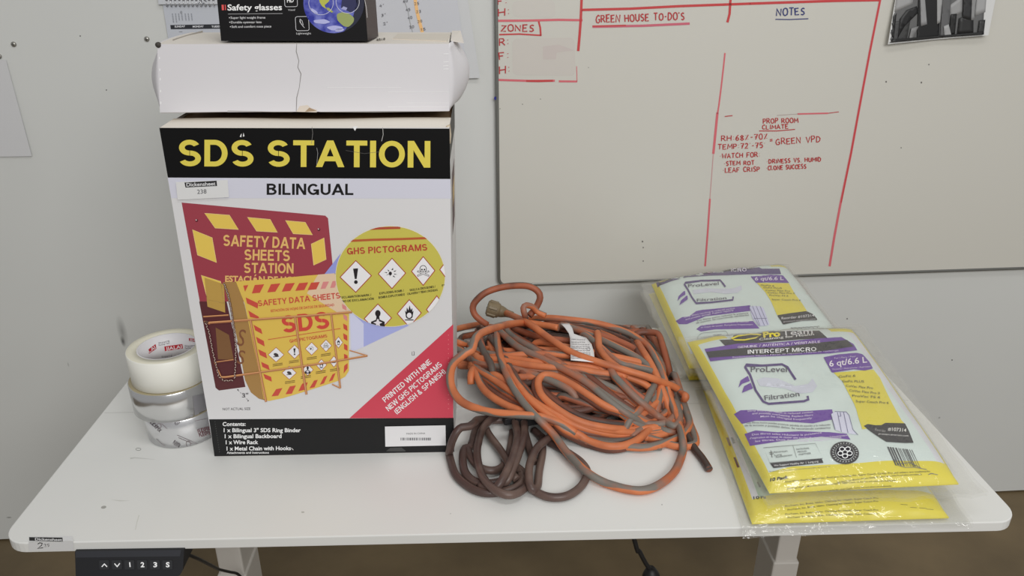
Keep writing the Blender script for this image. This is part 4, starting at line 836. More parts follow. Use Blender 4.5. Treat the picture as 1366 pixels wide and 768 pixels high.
# ================================================================== CORDS
def cord_mat(name, c1, c2, thr, wob=.18, rough=.5, c3=None):
    m = bpy.data.materials.new(name); m.use_nodes = True; nt = m.node_tree; bs = nt.nodes['Principled BSDF']
    uv = nt.nodes.new('ShaderNodeUVMap'); sep = nt.nodes.new('ShaderNodeSeparateXYZ'); nt.links.new(uv.outputs[0], sep.inputs[0])
    def M(op, a, b=None):
        n = nt.nodes.new('ShaderNodeMath'); n.operation = op
        for i, v in enumerate((a, b)):
            if v is None: continue
            if isinstance(v, (int, float)): n.inputs[i].default_value = v
            else: nt.links.new(v, n.inputs[i])
        return n.outputs[0]
    nz = nt.nodes.new('ShaderNodeTexNoise'); nz.noise_dimensions = '1D'; nz.inputs['Scale'].default_value = 7; nt.links.new(sep.outputs[1], nz.inputs['W'])
    ph = M('ADD', M('ADD', sep.outputs[0], M('MULTIPLY', sep.outputs[1], .55)), M('MULTIPLY', nz.outputs['Fac'], wob*4))
    s = M('SINE', M('MULTIPLY', ph, 6.28318))
    tc = nt.nodes.new('ShaderNodeTexCoord'); n2 = nt.nodes.new('ShaderNodeTexNoise'); n2.inputs['Scale'].default_value = 55; n2.inputs['Detail'].default_value = 5; nt.links.new(tc.outputs['Object'], n2.inputs['Vector'])
    s = M('ADD', s, M('MULTIPLY', M('SUBTRACT', n2.outputs['Fac'], .5), .5))
    r = nt.nodes.new('ShaderNodeMapRange'); r.inputs['From Min'].default_value = thr-.1; r.inputs['From Max'].default_value = thr+.1; nt.links.new(s, r.inputs['Value'])
    mx = nt.nodes.new('ShaderNodeMix'); mx.data_type = 'RGBA'; nt.links.new(r.outputs[0], mx.inputs[0]); mx.inputs[6].default_value = rgb(c1); mx.inputs[7].default_value = rgb(c2)
    n3 = nt.nodes.new('ShaderNodeTexNoise'); n3.inputs['Scale'].default_value = 22; nt.links.new(tc.outputs['Object'], n3.inputs['Vector'])
    r3 = nt.nodes.new('ShaderNodeMapRange'); r3.inputs['From Min'].default_value = .45; r3.inputs['From Max'].default_value = .7; nt.links.new(n3.outputs['Fac'], r3.inputs['Value'])
    m3 = nt.nodes.new('ShaderNodeMix'); m3.data_type = 'RGBA'; nt.links.new(r3.outputs[0], m3.inputs[0]); nt.links.new(mx.outputs[2], m3.inputs[6]); m3.inputs[7].default_value = rgb(c3 or c1)
    nt.links.new(m3.outputs[2], bs.inputs['Base Color']); bs.inputs['Roughness'].default_value = rough; bs.inputs['Specular IOR Level'].default_value = .4
    return m
MX, MY, MA, MBq, MH = .785, .385, .205, .195, .068
def mound_z(X, Y):
    q = 1-((X-MX)/MA)**2-((Y-MY)/MBq)**2
    return MH*math.sqrt(q) if q > 0 else 0
CR = .0064
def on_mound(x, y, off=0.0):
    d = ray(x, y); lo = None
    t = .5
    for k in range(1200):
        P = CAM+d*t
        if P.z-DZ < mound_z(P.x, P.y)+off+CR: return P
        t += .0012
    return on_desk(x, y, off+CR)
def path(pts, off=0.0):
    out = []
    for q in pts:
        if len(q) == 2: out.append(on_mound(q[0], q[1], off))
        elif isinstance(q[2], str): out.append(on_Y(q[0], q[1], float(q[2])))
        elif q[2] < 0: out.append(on_mound(q[0], q[1], -q[2]))      # height above the heap
        else: out.append(on_desk(q[0], q[1], q[2]))                 # height above the desk
    return out
def lift(P):        # keep a cord's centre line above the desk
    out = []
    for p in P:
        x, y, z = p.x, (min(p.y, .588) if p.z < DZ+.03 else p.y), max(p.z, DZ+CR+.0004)
        if z < HT and x < .612 and .1765 < y < .392: # keep clear of the carton
            if y < .20 and x < .612: y = .1765
            elif y > .375: y = .392
            else: x = .6165
        elif z < HT and x < .645 and .1765 < y < .40: x = .6165+.0285*math.exp(-(.645-x)/.0285)
        if z < DZ+.12 and x > .982: x = .982+.012*(1-math.exp(-(x-.982)/.012))
        out.append(Vector((x, y, z)))
    return out
oc = thing('extension_cord', 'tangled orange and grey extension cord heaped on the desk between carton and filter packs', 'extension cord', (MX, MY, DZ))
mo = cord_mat('orange_grey_jacket', (186, 108, 68), (108, 102, 95), .3, c3=(158, 90, 60)); mo2 = cord_mat('darker_orange_jacket', (150, 84, 58), (84, 76, 70), .35, c3=(92, 58, 46)); mo3 = cord_mat('shaded_dark_jacket', (104, 62, 48), (62, 54, 50), .2, c3=(66, 46, 40))  # two darker jackets put the heap's inner shade into colour; tail is truly dark
b = MB(); rnd = random.Random(11)
def sink(P):        # ends dive into the heap
    a = P[0]+(P[0]-P[1]).normalized()*.014; c = P[-1]+(P[-1]-P[-2]).normalized()*.014
    a.z = max(DZ+CR, P[0].z-.013); c.z = max(DZ+CR, P[-1].z-.013); return [a]+P+[c]
def cord(pts, off=0.0, m=None, tw=None, r=CR, n=10, sk=False): b.tube(lift(spline(lift(sink(path(pts, off)) if sk else path(pts, off)), .005)), r, m or mo, n, twist=rnd.random() if tw is None else tw)
G = .007
# layers of hidden turns that carry the heap
for i in range(54):
    lv = i/54; sc = .90-.58*rnd.random()**1.2; h = rnd.uniform(.004, .80); a0 = rnd.uniform(0, 6.28); ox, oy = rnd.uniform(-.02, .02), rnd.uniform(-.02, .02); tilt = rnd.uniform(-.62, -.22); pts = []
    for k in range(27):
        t = a0+6.9*k/26; rx = MA*sc*(1+.07*math.sin(2*t+i)); ry = MBq*sc*(.9+.1*math.cos(3*t+i)); X = MX-.01+ox+.92*rx*math.cos(t)*math.cos(tilt)-ry*math.sin(t)*math.sin(tilt); Y = MY+oy+rx*math.cos(t)*math.sin(tilt)*.6+ry*math.sin(t)*math.cos(tilt)
        nx, ny = -.789, -.614; dd = (X-.605)*nx+(Y-.43)*ny
        if dd > -.02: X -= nx*(dd+.02+rnd.uniform(0, .006)); Y -= ny*(dd+.02)
        if X > .93: X = .93+.35*(X-.93)
        er_ = math.hypot((X-.785)/.185, (Y-.385)/.17)
        if er_ > 1: X = .785+(X-.785)/er_; Y = .385+(Y-.385)/er_
        X = max(X, .63 if Y < .40 else .56); Y = min(Y, .585)
        pts.append(Vector((X, Y, DZ+CR+max(0, mound_z(X, Y)-.002)*h)))
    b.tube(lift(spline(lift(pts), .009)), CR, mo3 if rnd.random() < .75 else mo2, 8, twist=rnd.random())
# the long strand over the top that ends in the big front loop
cord([(560, 452, '0.50'), (600, 441, '0.47'), (638.6, 430), (676.7, 426), (720.7, 424), (767.5, 427), (803, 432.5), (838, 444), (861, 459), (873, 476), (884, 500), (892, 526), (903.5, 559), (910.5, 585), (910, 608, .001), (900, 632, .001), (882, 648.5, .001), (861, 657.6, .001), (838, 657, .001), (809, 646, .005), (782, 629, .0145), (756, 603, .016), (738, 579, -.019), (718, 558, -.018), (697, 535), (680, 508), (668, 477), (663, 452), (664, 440, -.002)], .012, tw=.15)
# strand from the connector
cord([(674, 416.5, -.024), (703, 430, -.022), (732, 450.5, -.02), (762, 469.5, -.018), (797, 482.5, -.017), (832, 493, -.017), (867, 503.6, -.018), (896, 514.5, -.018), (925, 521.5, -.014), (933, 523.5, -.012), (941, 528, .035), (944, 534, .018)], tw=.4)
# the stiff loop standing in front of the carton edge
cord([(745, 437, -.01), (705, 430.5, -.014), (680, 432, '0.40'), (660, 437, '0.31'), (642, 444, '0.25'), (629, 454, '0.205'), (617, 467, '0.178'), (606, 483, '0.170'), (600.5, 500, '0.166'), (603, 518, '0.162'), (614, 534, '0.165'), (632, 543.5, '0.175'), (655, 549.5, '0.19'), (690, 553, '0.205'), (720, 555.5, -.012), (744, 563, -.008), (768, 577, -.004)], tw=.1)
S = [([(662, 436), (668, 443), (691, 462.6), (720.6, 477), (756, 495), (785, 512), (814, 536), (838, 553), (861, 564.5), (882, 565.5), (896, 559), (903, 545), (903, 528), (897, 512)], .010, 0),
     ([(676, 440), (682.6, 448), (712, 465.5), (744, 483), (779, 506.5), (803, 524), (829, 541.7), (852.5, 556), (870, 566), (888, 575), (905, 578, .004), (918, 572, .002)], .004, 0),
     ([(815, 494), (820, 502), (838, 521), (858, 539), (879, 556), (894, 566.5), (901, 568), (906, 561), (905, 548), (900, 536)], .012, 0),
     ([(867, 563), (858, 562), (835, 551), (808.6, 541.7), (785, 527), (761.7, 512), (740, 501.5), (724, 501), (717.7, 511), (724, 529), (750, 550), (779, 564), (814, 571), (844, 572.5), (872, 570), (893, 560), (911, 542), (917, 524)], .007, 0),
     ([(594, 474, '.43'), (612, 483, '.415'), (620, 487.5), (647, 498), (676.7, 518), (706, 536), (738, 553), (770, 568), (803, 577), (840, 581), (880, 577), (905, 563)], .002, 0),
     ([(596, 478, '.42'), (613, 487, '.405'), (624, 493), (634, 501), (647, 521), (671, 538), (703, 550.5), (735, 562), (775, 581)], .001, 0),
     ([(676, 490), (685.5, 506), (709, 535), (744, 561.5), (779, 585), (814, 595.5), (844, 590), (866, 573), (872, 560)], .006, 0),
     ([(738, 562), (753, 573), (785, 587), (823, 594), (861, 596.5), (892, 589), (912, 578, .010), (925, 562, .012), (927, 541, .016), (921, 519, .024), (910, 500, .03)], .003, 0),
     ([(870, 590, .0), (882, 594, .0), (905, 600, .0), (925, 597.5, .0), (938, 588, .0), (941, 574, .0), (935, 556, .0)], 0, 0),
     ([(797, 444), (798, 449), (800, 465), (812, 481), (826, 492)], .012, 0),
     ([(845, 446), (852.5, 460), (870, 489), (885, 524), (893, 548), (900, 566)], .008, 0),
     ([(866, 466), (873, 477), (877, 498), (867, 524), (852.5, 547), (840, 560)], .005, 0),
     ([(880, 505), (880, 520), (877, 541), (871, 562), (860, 576)], .004, 0), ([(903, 510), (902, 520), (899, 538), (886, 552), (870, 563), (850, 576)], .006, 0),
     ([(730, 421), (753, 421), (791, 425), (832, 438), (861, 455), (885, 476), (902, 500), (930, 519)], .002, 1),
     ([(836, 443), (851, 442.6), (866, 445), (879, 453), (888, 467), (897, 484), (910, 500), (928, 507)], .004, 1),
     ([(852, 444, '.50'), (864, 443, '.50'), (878, 445, '.49'), (889, 455, '.47'), (897, 470, '.44'), (905, 486, '.41'), (915, 500, '.39')], 0, 1),
     ([(594, 450, '.46'), (614, 457, '.44'), (625, 460), (647, 471), (677, 474), (712, 472), (744, 473), (770, 477), (800, 490)], .006, 0),
     ([(594, 458, '.445'), (612, 466, '.43'), (623, 473), (638.6, 484), (668, 489), (697, 495), (732, 506.5), (760, 520)], .003, 0), ([(630, 474), (640, 478), (665, 480), (697, 486), (732, 490), (767.5, 492), (803, 498), (840, 500)], .007, 0),
     ([(660, 476), (677, 477), (712, 483), (744, 486), (785, 489), (832, 501), (860, 512)], .004, 0), ([(750, 528), (765, 533), (800, 544), (845, 548)], -.008, 1),
     ([(670, 506), (688, 503.6), (718, 503), (750, 512)], .001, 0), ([(780, 447), (794, 457), (823, 482), (844, 488), (867, 494)], .006, 0), ([(750, 434), (767.5, 439), (797, 451), (823, 462.6), (850, 477), (870, 494)], .004, 0),
     ([(730, 431), (744, 433), (785, 443), (829, 456.7), (858, 474), (875, 497)], .001, 1), ([(700, 432), (674, 437), (645, 444), (626, 447), (616, 450), (614, 462), (622, 476)], .002, 1),
     ([(640, 445), (641, 455), (646, 470), (655, 486)], .009, 1), ([(655, 452), (662, 460), (672, 474), (684, 495), (694, 516)], .004, 1), ([(700, 500), (690, 492), (672, 486), (650, 487), (632, 484)], .002, 1),
     ([(612, 500, .05), (630, 492), (660, 505), (700, 528), (728, 546), (752, 566), (790, 590), (830, 601, .0), (870, 600, .0)], 0, 0), ([(660, 500), (690, 518), (720, 541), (760, 560), (800, 572), (850, 577), (880, 573)], .004, 0),
     ([(740, 497), (770, 500), (800, 510), (830, 524), (850, 540), (866, 560)], -.002, 0), ([(790, 520), (815, 527), (845, 530), (870, 528)], -.004, 1), ([(838, 566), (860, 550), (884, 530), (898, 512)], .001, 0), ([(720, 456), (750, 462), (790, 470), (830, 478), (862, 486)], .001, 0),
     ([(690, 440), (720, 450), (760, 455), (800, 462)], -.004, 1), ([(860, 505), (880, 512), (905, 528), (918, 548), (914, 566)], .001, 1)]
for pts, off, k in S: cord(pts, off, mo2 if k else mo, sk=True)
for j, (pts, off, k) in enumerate(S):       # neighbouring turns lying just under the traced ones
    if j in (8, 16): continue
    for rep in range(2):
        dx, dy = rnd.uniform(-7, 7), rnd.uniform(3, 9)*(-1 if rep else 1)
        q = [(a[0]+dx*(1-.8*(i in (0, len(pts)-1))), a[1]+dy*(.4+.6*math.sin(math.pi*i/(len(pts)-1)))) for i, a in enumerate(pts) if len(a) == 2 and a[0] > 626 and (a[1] > 440 or not rep)]
        q = [a for a in q if (a[0]-614)*(-.52)+(a[1]-494)*.85 < 2 or a[0] > 770]
        if len(q) > 3: cord(q, off-.0075-.003*rep, (mo, mo2, mo3, mo3)[rnd.randrange(4)], sk=True)
cord([(850, 530, .0), (880, 524, .0), (897, 532, .0), (905, 547, .0), (913, 577, .0), (925, 601, .0), (940, 617, .0), (953, 625, .0), (966, 630, .0)], 0, mo3, r=CR*.92)
# hoop standing up behind the heap and a small grey bight
cord([(650, 433, '.50'), (641, 427, '.50'), (632.5, 418, '.505'), (631.7, 406, '.51'), (645, 392, '.515'), (663, 384.5, '.52'), (684, 381, '.52'), (704.6, 381.5, '.515'), (717, 388, '.51'), (720.5, 397, '.505'), (715, 410, '.50'), (706, 421, '.49')], 0, tw=.0, m=mo2)
cord([(702, 426, -.006), (700, 420, '.475'), (698, 411, '.475'), (702, 407, '.48'), (711, 409.5, '.485'), (717, 416, '.485'), (728, 421, '.48')], 0, tw=.6, r=CR*.9)
b.build('cord', oc)
# female connector
b = MB(); mcn = mat((118, 104, 80), .5); P0 = path([(677, 418, -.024)])[0]; P1 = path([(651, 410, -.036)])[0]; ax = (P1-P0).normalized(); Lc = .043
b.lathe([(0, -.012), (.0072, -.012), (.0076, -.004), (.0085, .002), (.0115, .010), (.0125, .014), (.0125, .017), (.0150, .019), (.0160, .023), (.0160, .033), (.0150, .036), (.0152, .038), (.0150, Lc), (.0135, Lc+.0012), (0, Lc+.0012)], mcn, 28, (P0, ax))
X = ax.orthogonal().normalized(); Yv = ax.cross(X)
for k in range(6):
    t = 2*math.pi*k/6+.3; c = P0+ax*.028+(X*math.cos(t)+Yv*math.sin(t))*.0152; rdir = (X*math.cos(t)+Yv*math.sin(t)); sd_ = ax.cross(rdir)
    b.hexa([c-ax*.005-sd_*.0035, c+ax*.014-sd_*.0035, c+ax*.014+sd_*.0035, c-ax*.005+sd_*.0035], [v+rdir*.0032 for v in (c-ax*.004-sd_*.0025, c+ax*.013-sd_*.0025, c+ax*.013+sd_*.0025, c-ax*.004+sd_*.0025)], mcn)
for t in (0.3, 2.4, 4.5):
    c = P0+ax*(Lc+.0013)+(X*math.cos(t)+Yv*math.sin(t))*.007; b.hexa([c-X*.0012-Yv*.003, c+X*.0012-Yv*.003, c+X*.0012+Yv*.003, c-X*.0012+Yv*.003], [v+ax*.0006 for v in (c-X*.0012-Yv*.003, c+X*.0012-Yv*.003, c+X*.0012+Yv*.003, c-X*.0012+Yv*.003)], mat((36, 32, 28), .7))
b.build('connector', oc, bevel=.0008, label='tan socket connector')
# warning tag
b = MB(); mtg = mat((206, 204, 204), .6); k4 = crop(580, 360, 3.4125)
rows = [((574, 244), (612, 243)), ((592, 262), (626, 264)), ((610, 288), (634, 290)), ((616, 310), (690, 308)), ((617, 340), (714, 338)), ((618, 375), (724, 372)), ((619, 410), (729, 420))]
R = [[on_mound(*k4(a)[0], .018), on_mound(*k4(c)[0], .018)] for a, c in rows]
def tg(u, v):
    f = v*(len(R)-1); i = min(len(R)-2, int(f)); t = f-i
    return R[i][0].lerp(R[i+1][0], t).lerp(R[i][1].lerp(R[i+1][1], t), u)
b.grid(tg, 4, 18, mtg, True, flip=True); fn = draped(b); p = Print(b, fn, fine=3, step=.0003)
for i, y in enumerate((318, 330, 340, 350, 358, 368, 378, 386, 395, 403)):
    a = k4((622, y), (622+(62 if i < 2 else 80+i), y+2)); p.text(('WARNING  Do not use when wet', 'Inspect before use  NO TOCAR')[i % 2], a[0], a[1], 1.5, (120, 118, 120), 1)
p.ring(*k4((700, 360))[0], 2.2, 2, .4, (130, 128, 130), 1, 14)
b.build('warning_tag', oc, solid=.0004, label='white paper warning tag')

# brown cord
bc = thing('extension_cord', 'loose dark brown extension cord looped at the front of the desk beside the carton', 'extension cord', on_desk(665, 620))
mb_ = cord_mat('brown_jacket', (86, 68, 62), (70, 54, 50), .2, rough=.38, c3=(98, 80, 72)); b = MB(); CRo = CR; CR = .0062
def bcord(pts, r=.0062): b.tube(lift(spline(lift(path(pts)), .004)), r, mb_, 12, twist=.3)
bcord([(690, 560, .0), (672, 559, .002), (648, 558.6, .008), (634, 560, '.225'), (624, 564, '.190'), (613, 571.5, '.172'), (604.5, 585, '.165'), (600, 600, '.164'), (600, 613, .001), (608, 637.7, 0), (627, 655, 0), (647, 661.5, .001), (668, 658, .004), (688, 650, .008), (697, 640, .006), (690, 628, .002), (676, 618, .0)])
bcord([(690, 559.5, .009), (680, 560, .009), (656, 561, .009), (640, 567, .012), (627, 581, .014), (619.5, 598, .014), (617.5, 616, .012), (622, 632, .009), (636, 643, .007), (659, 644, .009), (677, 636, .008), (689, 612, .006), (698, 585, .004), (702, 560, .002)])
bcord([(664, 556, .012), (656, 559, .017), (643, 573, .02), (636.5, 599.6, .021), (640, 626, .02), (651, 645.5, .018), (671, 658.5, .016), (688, 658.5, .013), (702, 648, .008), (704, 640, .004), (692, 628, .002), (672, 617, .0)])
bcord([(686.5, 560, .016), (688, 567, .023), (690, 585, .028), (683.5, 611, .029), (672, 636, .026), (663, 649, .018), (655, 655, .008), (640, 650, .002)])
bcord([(698.5, 561, .018), (699.3, 568, .024), (698, 585, .027), (690, 610, .027), (681, 632, .02), (675, 643, .012), (668, 648, .004)])
bcord([(640, 562, .014), (626, 577, .015), (624.5, 599.6, .013), (637, 621, .012), (656, 627.5, .01), (671, 622, .006), (680, 604, .002), (684, 580, .0)])
bcord([(646, 568, .004), (652, 579, .011), (666, 598, .012), (676, 614, .014), (682, 630, .012), (690, 640, .01)])
bcord([(734, 583, .012), (729, 586.5, .018), (716, 598, .021), (706.5, 620, .021), (706, 643, .018), (711, 653, .013), (717, 648, .009), (719, 630, .008), (723.6, 602.6, .006), (722.5, 586, .002)])
bcord([(693, 637, 0), (698, 643, 0), (710, 657.5, 0), (732, 667.5, 0), (756, 666, 0), (775, 653, 0), (783, 635, 0), (776, 622, 0), (760, 610, 0), (744, 600.6, 0), (726.5, 590.5, 0), (712, 578, 0)])
bcord([(698, 570, .001), (702, 588, .001), (708, 606, .003), (712, 620, .001)])
b.build('cord', bc)
b = MB(); mpl = mat((30, 29, 30), .45); c = on_desk(702, 569, 0); dX = Vector((.9, .25, 0)).normalized(); dY = Vector((-dX.y, dX.x, 0))
def ob(c0_, lx, ly, z0, z1, ins=.003): b.hexa([c0_+dX*a*lx+dY*e*ly+Vector((0, 0, z0)) for a, e in ((-1, -1), (1, -1), (1, 1), (-1, 1))], [c0_+dX*a*(lx-ins)+dY*e*(ly-ins)+Vector((0, 0, z1)) for a, e in ((-1, -1), (1, -1), (1, 1), (-1, 1))], mpl)
ob(c, .026, .017, .0125, .030); ob(c+dX*.03, .008, .010, .0145, .027, .002); ob(c-dX*.031, .009, .008, .0155, .026, .002)
for e in (-.006, .006): b.hexa([c+dX*.037+dY*(e-.0008)+Vector((0, 0, .0185)), c+dX*.052+dY*(e-.0008)+Vector((0, 0, .0185)), c+dX*.052+dY*(e+.0008)+Vector((0, 0, .0185)), c+dX*.037+dY*(e+.0008)+Vector((0, 0, .0185))], [c+dX*.037+dY*(e-.0008)+Vector((0, 0, .0235)), c+dX*.052+dY*(e-.0008)+Vector((0, 0, .0235)), c+dX*.052+dY*(e+.0008)+Vector((0, 0, .0235)), c+dX*.037+dY*(e+.0008)+Vector((0, 0, .0235))], mat((170, 150, 100), .3, .9))
b.build('plug', bc, bevel=.002, label='black plug')
CR = CRo

# ================================================================== VACUUM FILTER PACKS
film = film_mat(); MINT = mat((200, 211, 207), .32, spec=.5); PYEL = mat((212, 198, 58), .3, spec=.5); PWHT = mat((203, 203, 208), .35); PGRN = mat((158, 178, 158), .45)
class Pack: pass
def pack(label, TL, TR, BR, BL, T, seed, colour, margin=(.085, .11, .075, .05), lean=None, sag=0.0, wr=.0018):
    k = Pack(); sd = Vector((seed*3.7, seed*1.3, seed*.9))
    def base(u, v): return BL.lerp(BR, u).lerp(TL.lerp(TR, u), v)
    def prof(u, v):
        a = max(0, 1-abs(2*u-1)**4.5); c = max(0, 1-abs(2*v-1)**6)
        return math.sqrt(a*c) if a*c > 0 else 0
    def rip(u, v, s=1): return noise.noise(Vector((u*5, v*6, 0))*s+sd)+.5*noise.noise(Vector((u*13, v*11, 3))*s+sd)
    def top(u, v):
        P = base(u, v); e = prof(u, v); edge = math.exp(-min(v, 1-v)*14)
        return P+Vector((0, 0, T*e+wr*rip(u, v)*min(1, e*1.5)+.004*edge*noise.noise(Vector((u*9, seed, 1)))*min(1, e*3)))
    def bot(u, v):
        P = base(u, v); return P-Vector((0, 0, .0015+.0*u))
    k.top = top
    ctr = (TL+TR+BR+BL)/4; t = thing('filter_bag_pack', label, 'vacuum filter pack', Vector((ctr.x, ctr.y, min(TL.z, BL.z))), group='bagged vacuum filter packs stacked at the right end of the desk')
    b = MB(); b.grid(top, 64, 84, MINT, True, colour); b.grid(bot, 24, 24, PYEL, True, None, True)
    n = 64
    for f0, f1 in (((0, 0), (1, 0)), ((1, 0), (1, 1)), ((1, 1), (0, 1)), ((0, 1), (0, 0))):
        def strip(u, v, f0=f0, f1=f1):
            a = f0[0]+(f1[0]-f0[0])*u; c = f0[1]+(f1[1]-f0[1])*u
            return bot(a, c).lerp(top(a, c), v)
        b.grid(strip, n, 1, PYEL if f0[1] == f1[1] else PGRN, False)
    k.fn = draped(b); k.thing = t; k.mb = b
    ml, mr, mb, mt_ = margin
    def sh(u, v, s):
        U = -ml+u*(1+ml+mr); V = -mb+v*(1+mb+mt_); uu = min(1, max(0, U)); vv = min(1, max(0, V)); d = max(uu-U, U-uu)/.09, max(vv-V, V-vv)/.09
        out = min(1, math.hypot(*d)); P = base(uu, vv); P = P+(BR-BL)*(U-uu)+(TL-BL)*(V-vv)
        z = (top(uu, vv).z+.0022 if s > 0 else bot(uu, vv).z-.0008)
        mid = base(uu, vv).z+.003*s; f = out**.6; zz = z*(1-f)+mid*f
        cr = noise.noise(Vector((U*9, V*4, 5))+sd)+.45*noise.noise(Vector((U*22, V*9, 2))+sd)
        zz += out*.005*cr-sag*out*.02+((.0012)*noise.noise(Vector((U*22, V*8, 7))+sd) if s > 0 else 0)
        X = P.x+out*.005*noise.noise(Vector((V*8, U*5, 9))+sd); Y = P.y+out*.005*noise.noise(Vector((U*8, V*5, 4))+sd)
        if Y < -.004 : zz -= (-.004-Y)*.9
        elif Y < DD: zz = max(zz, DZ+.0009+(.0012 if s > 0 else 0))
        return Vector((X, Y, zz))
    f = MB(); f.grid(lambda u, v: sh(u, v, 1), 60, 72, film, True); f.grid(lambda u, v: sh(u, v, -1), 40, 40, film, True, None, True)
    k.sleeve = f
    return k
V3 = lambda x, y, z: Vector((x, y, DZ+z))
def finish(k): k.mb.build('printed_pouch', k.thing); k.sleeve.build('plastic_sleeve', k.thing, label='clear plastic sleeve')
PUR = (98, 52, 148); DPUR = (74, 50, 112); TXT = (72, 70, 84)
def cpat(left, right, bottom, inner=None):
    def f(u, v):
        if u < left or u > right or v < bottom: return PYEL
        if inner and u > inner: return PWHT
        return MINT
    return f
ywave = lambda amp, ph=0: (lambda t: amp*math.sin(t*6.0+ph))
# rear lower pack (mostly hidden)
TLr, TRr, BRr, BLr = V3(1.020, .742, .012), V3(1.300, .742, .012), V3(1.304, .386, .004), V3(1.0242, .386, .004)
k = pack('lower filter pack of the rear stack, mostly hidden beneath another pack near the cord', TLr, TRr, BRr, BLr, .026, 3, cpat(.05, .96, .09), wr=.001, margin=(.06, .05, .012, .03)); finish(k)
# front lower pack
BLf = on_desk(1003, 698, .006); BRf = on_desk(1266, 690, .006); TLf = Vector((BLf.x+.024, BLf.y+.345, DZ+.004)); TRf = Vector((BRf.x+.02, BRf.y+.345, DZ+.004))
k = pack('lower filter pack of the front stack, its yellow foot showing at the desk edge', TLf, TRf, BRf, BLf, .024, 5, lambda u, v: PYEL if (u < .035 or u > .97 or v < .105) else (PWHT if u < .055 else PGRN if u < .16 else MINT), wr=.001, margin=(.05, .11, .04, .03))
p = Print(k.mb, k.fn, fine=6, step=.0005)
q4 = crop(960, 610, 6.4); q3 = crop(900, 540, 6.4); q5 = crop(1120, 600, 6.4)
a = q4((290, 358), (340, 354)); p.text('10', a[0], a[1], 3.6, BLACK, 1, .03); a = q4((352, 354), (398, 350)); p.text('Pa', a[0], a[1], 3.4, (60, 60, 60), 1, .03)
p.poly(q3((503, 450), (520, 446), (556, 532), (536, 536)), (92, 44, 32), 1); p.poly(q3((476, 280), (496, 276), (520, 328), (500, 332)), (84, 84, 84), 1); p.poly(q3((440, 280), (460, 278), (484, 350), (466, 350)), (140, 116, 96), 1); p.poly(q3((700, 660), (716, 658), (736, 700), (722, 706)), (70, 78, 70), 1)
for j, (y0, y1, y2) in enumerate(((424, 398, 380), (455, 425, 410), (492, 468, 446), (520, 500, 480))):
    a = (q4((560+20*(j % 2), y0))[0], q5((-20, y1-20+(j*4)))[0]); p.text('ProTeam, Inc. Boise, Idaho. Cleaning for Health, Super Coach Pro', a[0], q5((330, y1+20 if j < 2 else y1+52))[0], 2.2, (84, 78, 26), 1, .005, bend=lambda t: 1.5*math.sin(3*t))
for x, y in ((520, 505), (600, 530), (680, 535), (740, 545)): a = q5((x, y-40), (x+60, y-36)); p.line(a, .6, (120, 112, 34), 1)
finish(k)
# rear upper pack
TLu, TRu = on_desk(869, 379, .046), on_desk(1047, 355, .078); BLu = Vector((TLu.x-.004, TLu.y-.355, DZ+.041)); BRu = Vector((TRu.x+.008, TRu.y-.355, DZ+.044))
k = pack('upper filter pack of the rear stack, leaning up toward the whiteboard', TLu, TRu, BRu, BLu, .026, 8, lambda u, v: PYEL if (u < .035 or v < .08 or (v > .93 and (u < .12 or u > .86))) else MINT, margin=(.07, .05, .05, .04), sag=.4, wr=.0014)
p = Print(k.mb, k.fn, fine=6, step=.0005)
g1 = crop(835, 340, 6.4); g2 = crop(960, 340, 6.4); PBK = (30, 26, 34)
p.poly(g1((258, 240), (400, 180), (560, 140), (700, 110), (860, 85), (1060, 70), (1160, 118), (1310, 118), (1325, 165), (1100, 165), (900, 172), (700, 178), (520, 190), (400, 220), (290, 262), (272, 280)), DPUR, 1)
p.poly(g1((285, 240), (420, 190), (560, 150), (700, 118), (860, 88), (1056, 72), (1108, 118), (1000, 130), (760, 150), (560, 172), (430, 205)), PBK, 2)
p.poly(g1((258, 235), (300, 222), (310, 250), (280, 265)), PBK, 3)
a = g1((535, 178), (1030, 148)); p.text('INTERCEPT MICRO', a[0], a[1], 4.2, (214, 208, 220), 4, .03, bend=lambda t: 1.2*math.sin(3.1*t)); a = g1((660, 130), (1050, 124)); p.text('AUTÉNTICA / VÉRITABLE', a[0], a[1], 2.2, (196, 180, 214), 4, .01, bend=lambda t: 1.0*math.sin(3.1*t)); a = g1((900, 98), (1030, 92)); p.text('for Health', a[0], a[1], 3, (180, 176, 180), 4)
def logo(Q, frame, wave, drops, t1, t2, h1, h2, fw):
    p.line(Q(*frame[0]), fw, DPUR, 2); p.line(Q(*frame[1]), fw, DPUR, 2)
    p.poly(Q(*wave), (196, 198, 210), 1); p.poly(Q(*drops[0]), PUR, 2); p.poly(Q(*drops[1]), PUR, 2)
    a = Q(*t1); p.text('ProLevel', a[0], a[1], h1, TXT, 3, .005); a = Q(*t2); p.text('Filtration', a[0], a[1], h2, TXT, 3, .005)
logo(g1, (((500, 255), (530, 300), (560, 360), (600, 415), (720, 408), (840, 395), (912, 386), (915, 358)), ((498, 258), (510, 240), (640, 222), (805, 218), (830, 248), (848, 275))),
     ((570, 300), (680, 285), (800, 290), (920, 285), (985, 262), (990, 295), (950, 325), (850, 332), (720, 318), (580, 335)),
     (((440, 395), (450, 355), (490, 315), (505, 310), (508, 340), (470, 362)), ((458, 430), (470, 392), (515, 352), (526, 350), (528, 380), (490, 408))), ((532, 280), (792, 258)), ((606, 404), (858, 382)), 4.0, 3.8, 2.2)
p.poly(g1((425, 565), (480, 532), (540, 525), (600, 480), (650, 470), (860, 450), (1060, 430), (1065, 478), (850, 505), (680, 525), (600, 560), (520, 592), (455, 592)), PUR, 1)
p.poly(g1((600, 635), (640, 602), (760, 588), (900, 575), (1085, 565), (1140, 628), (960, 632), (760, 636), (640, 655)), PUR, 1)
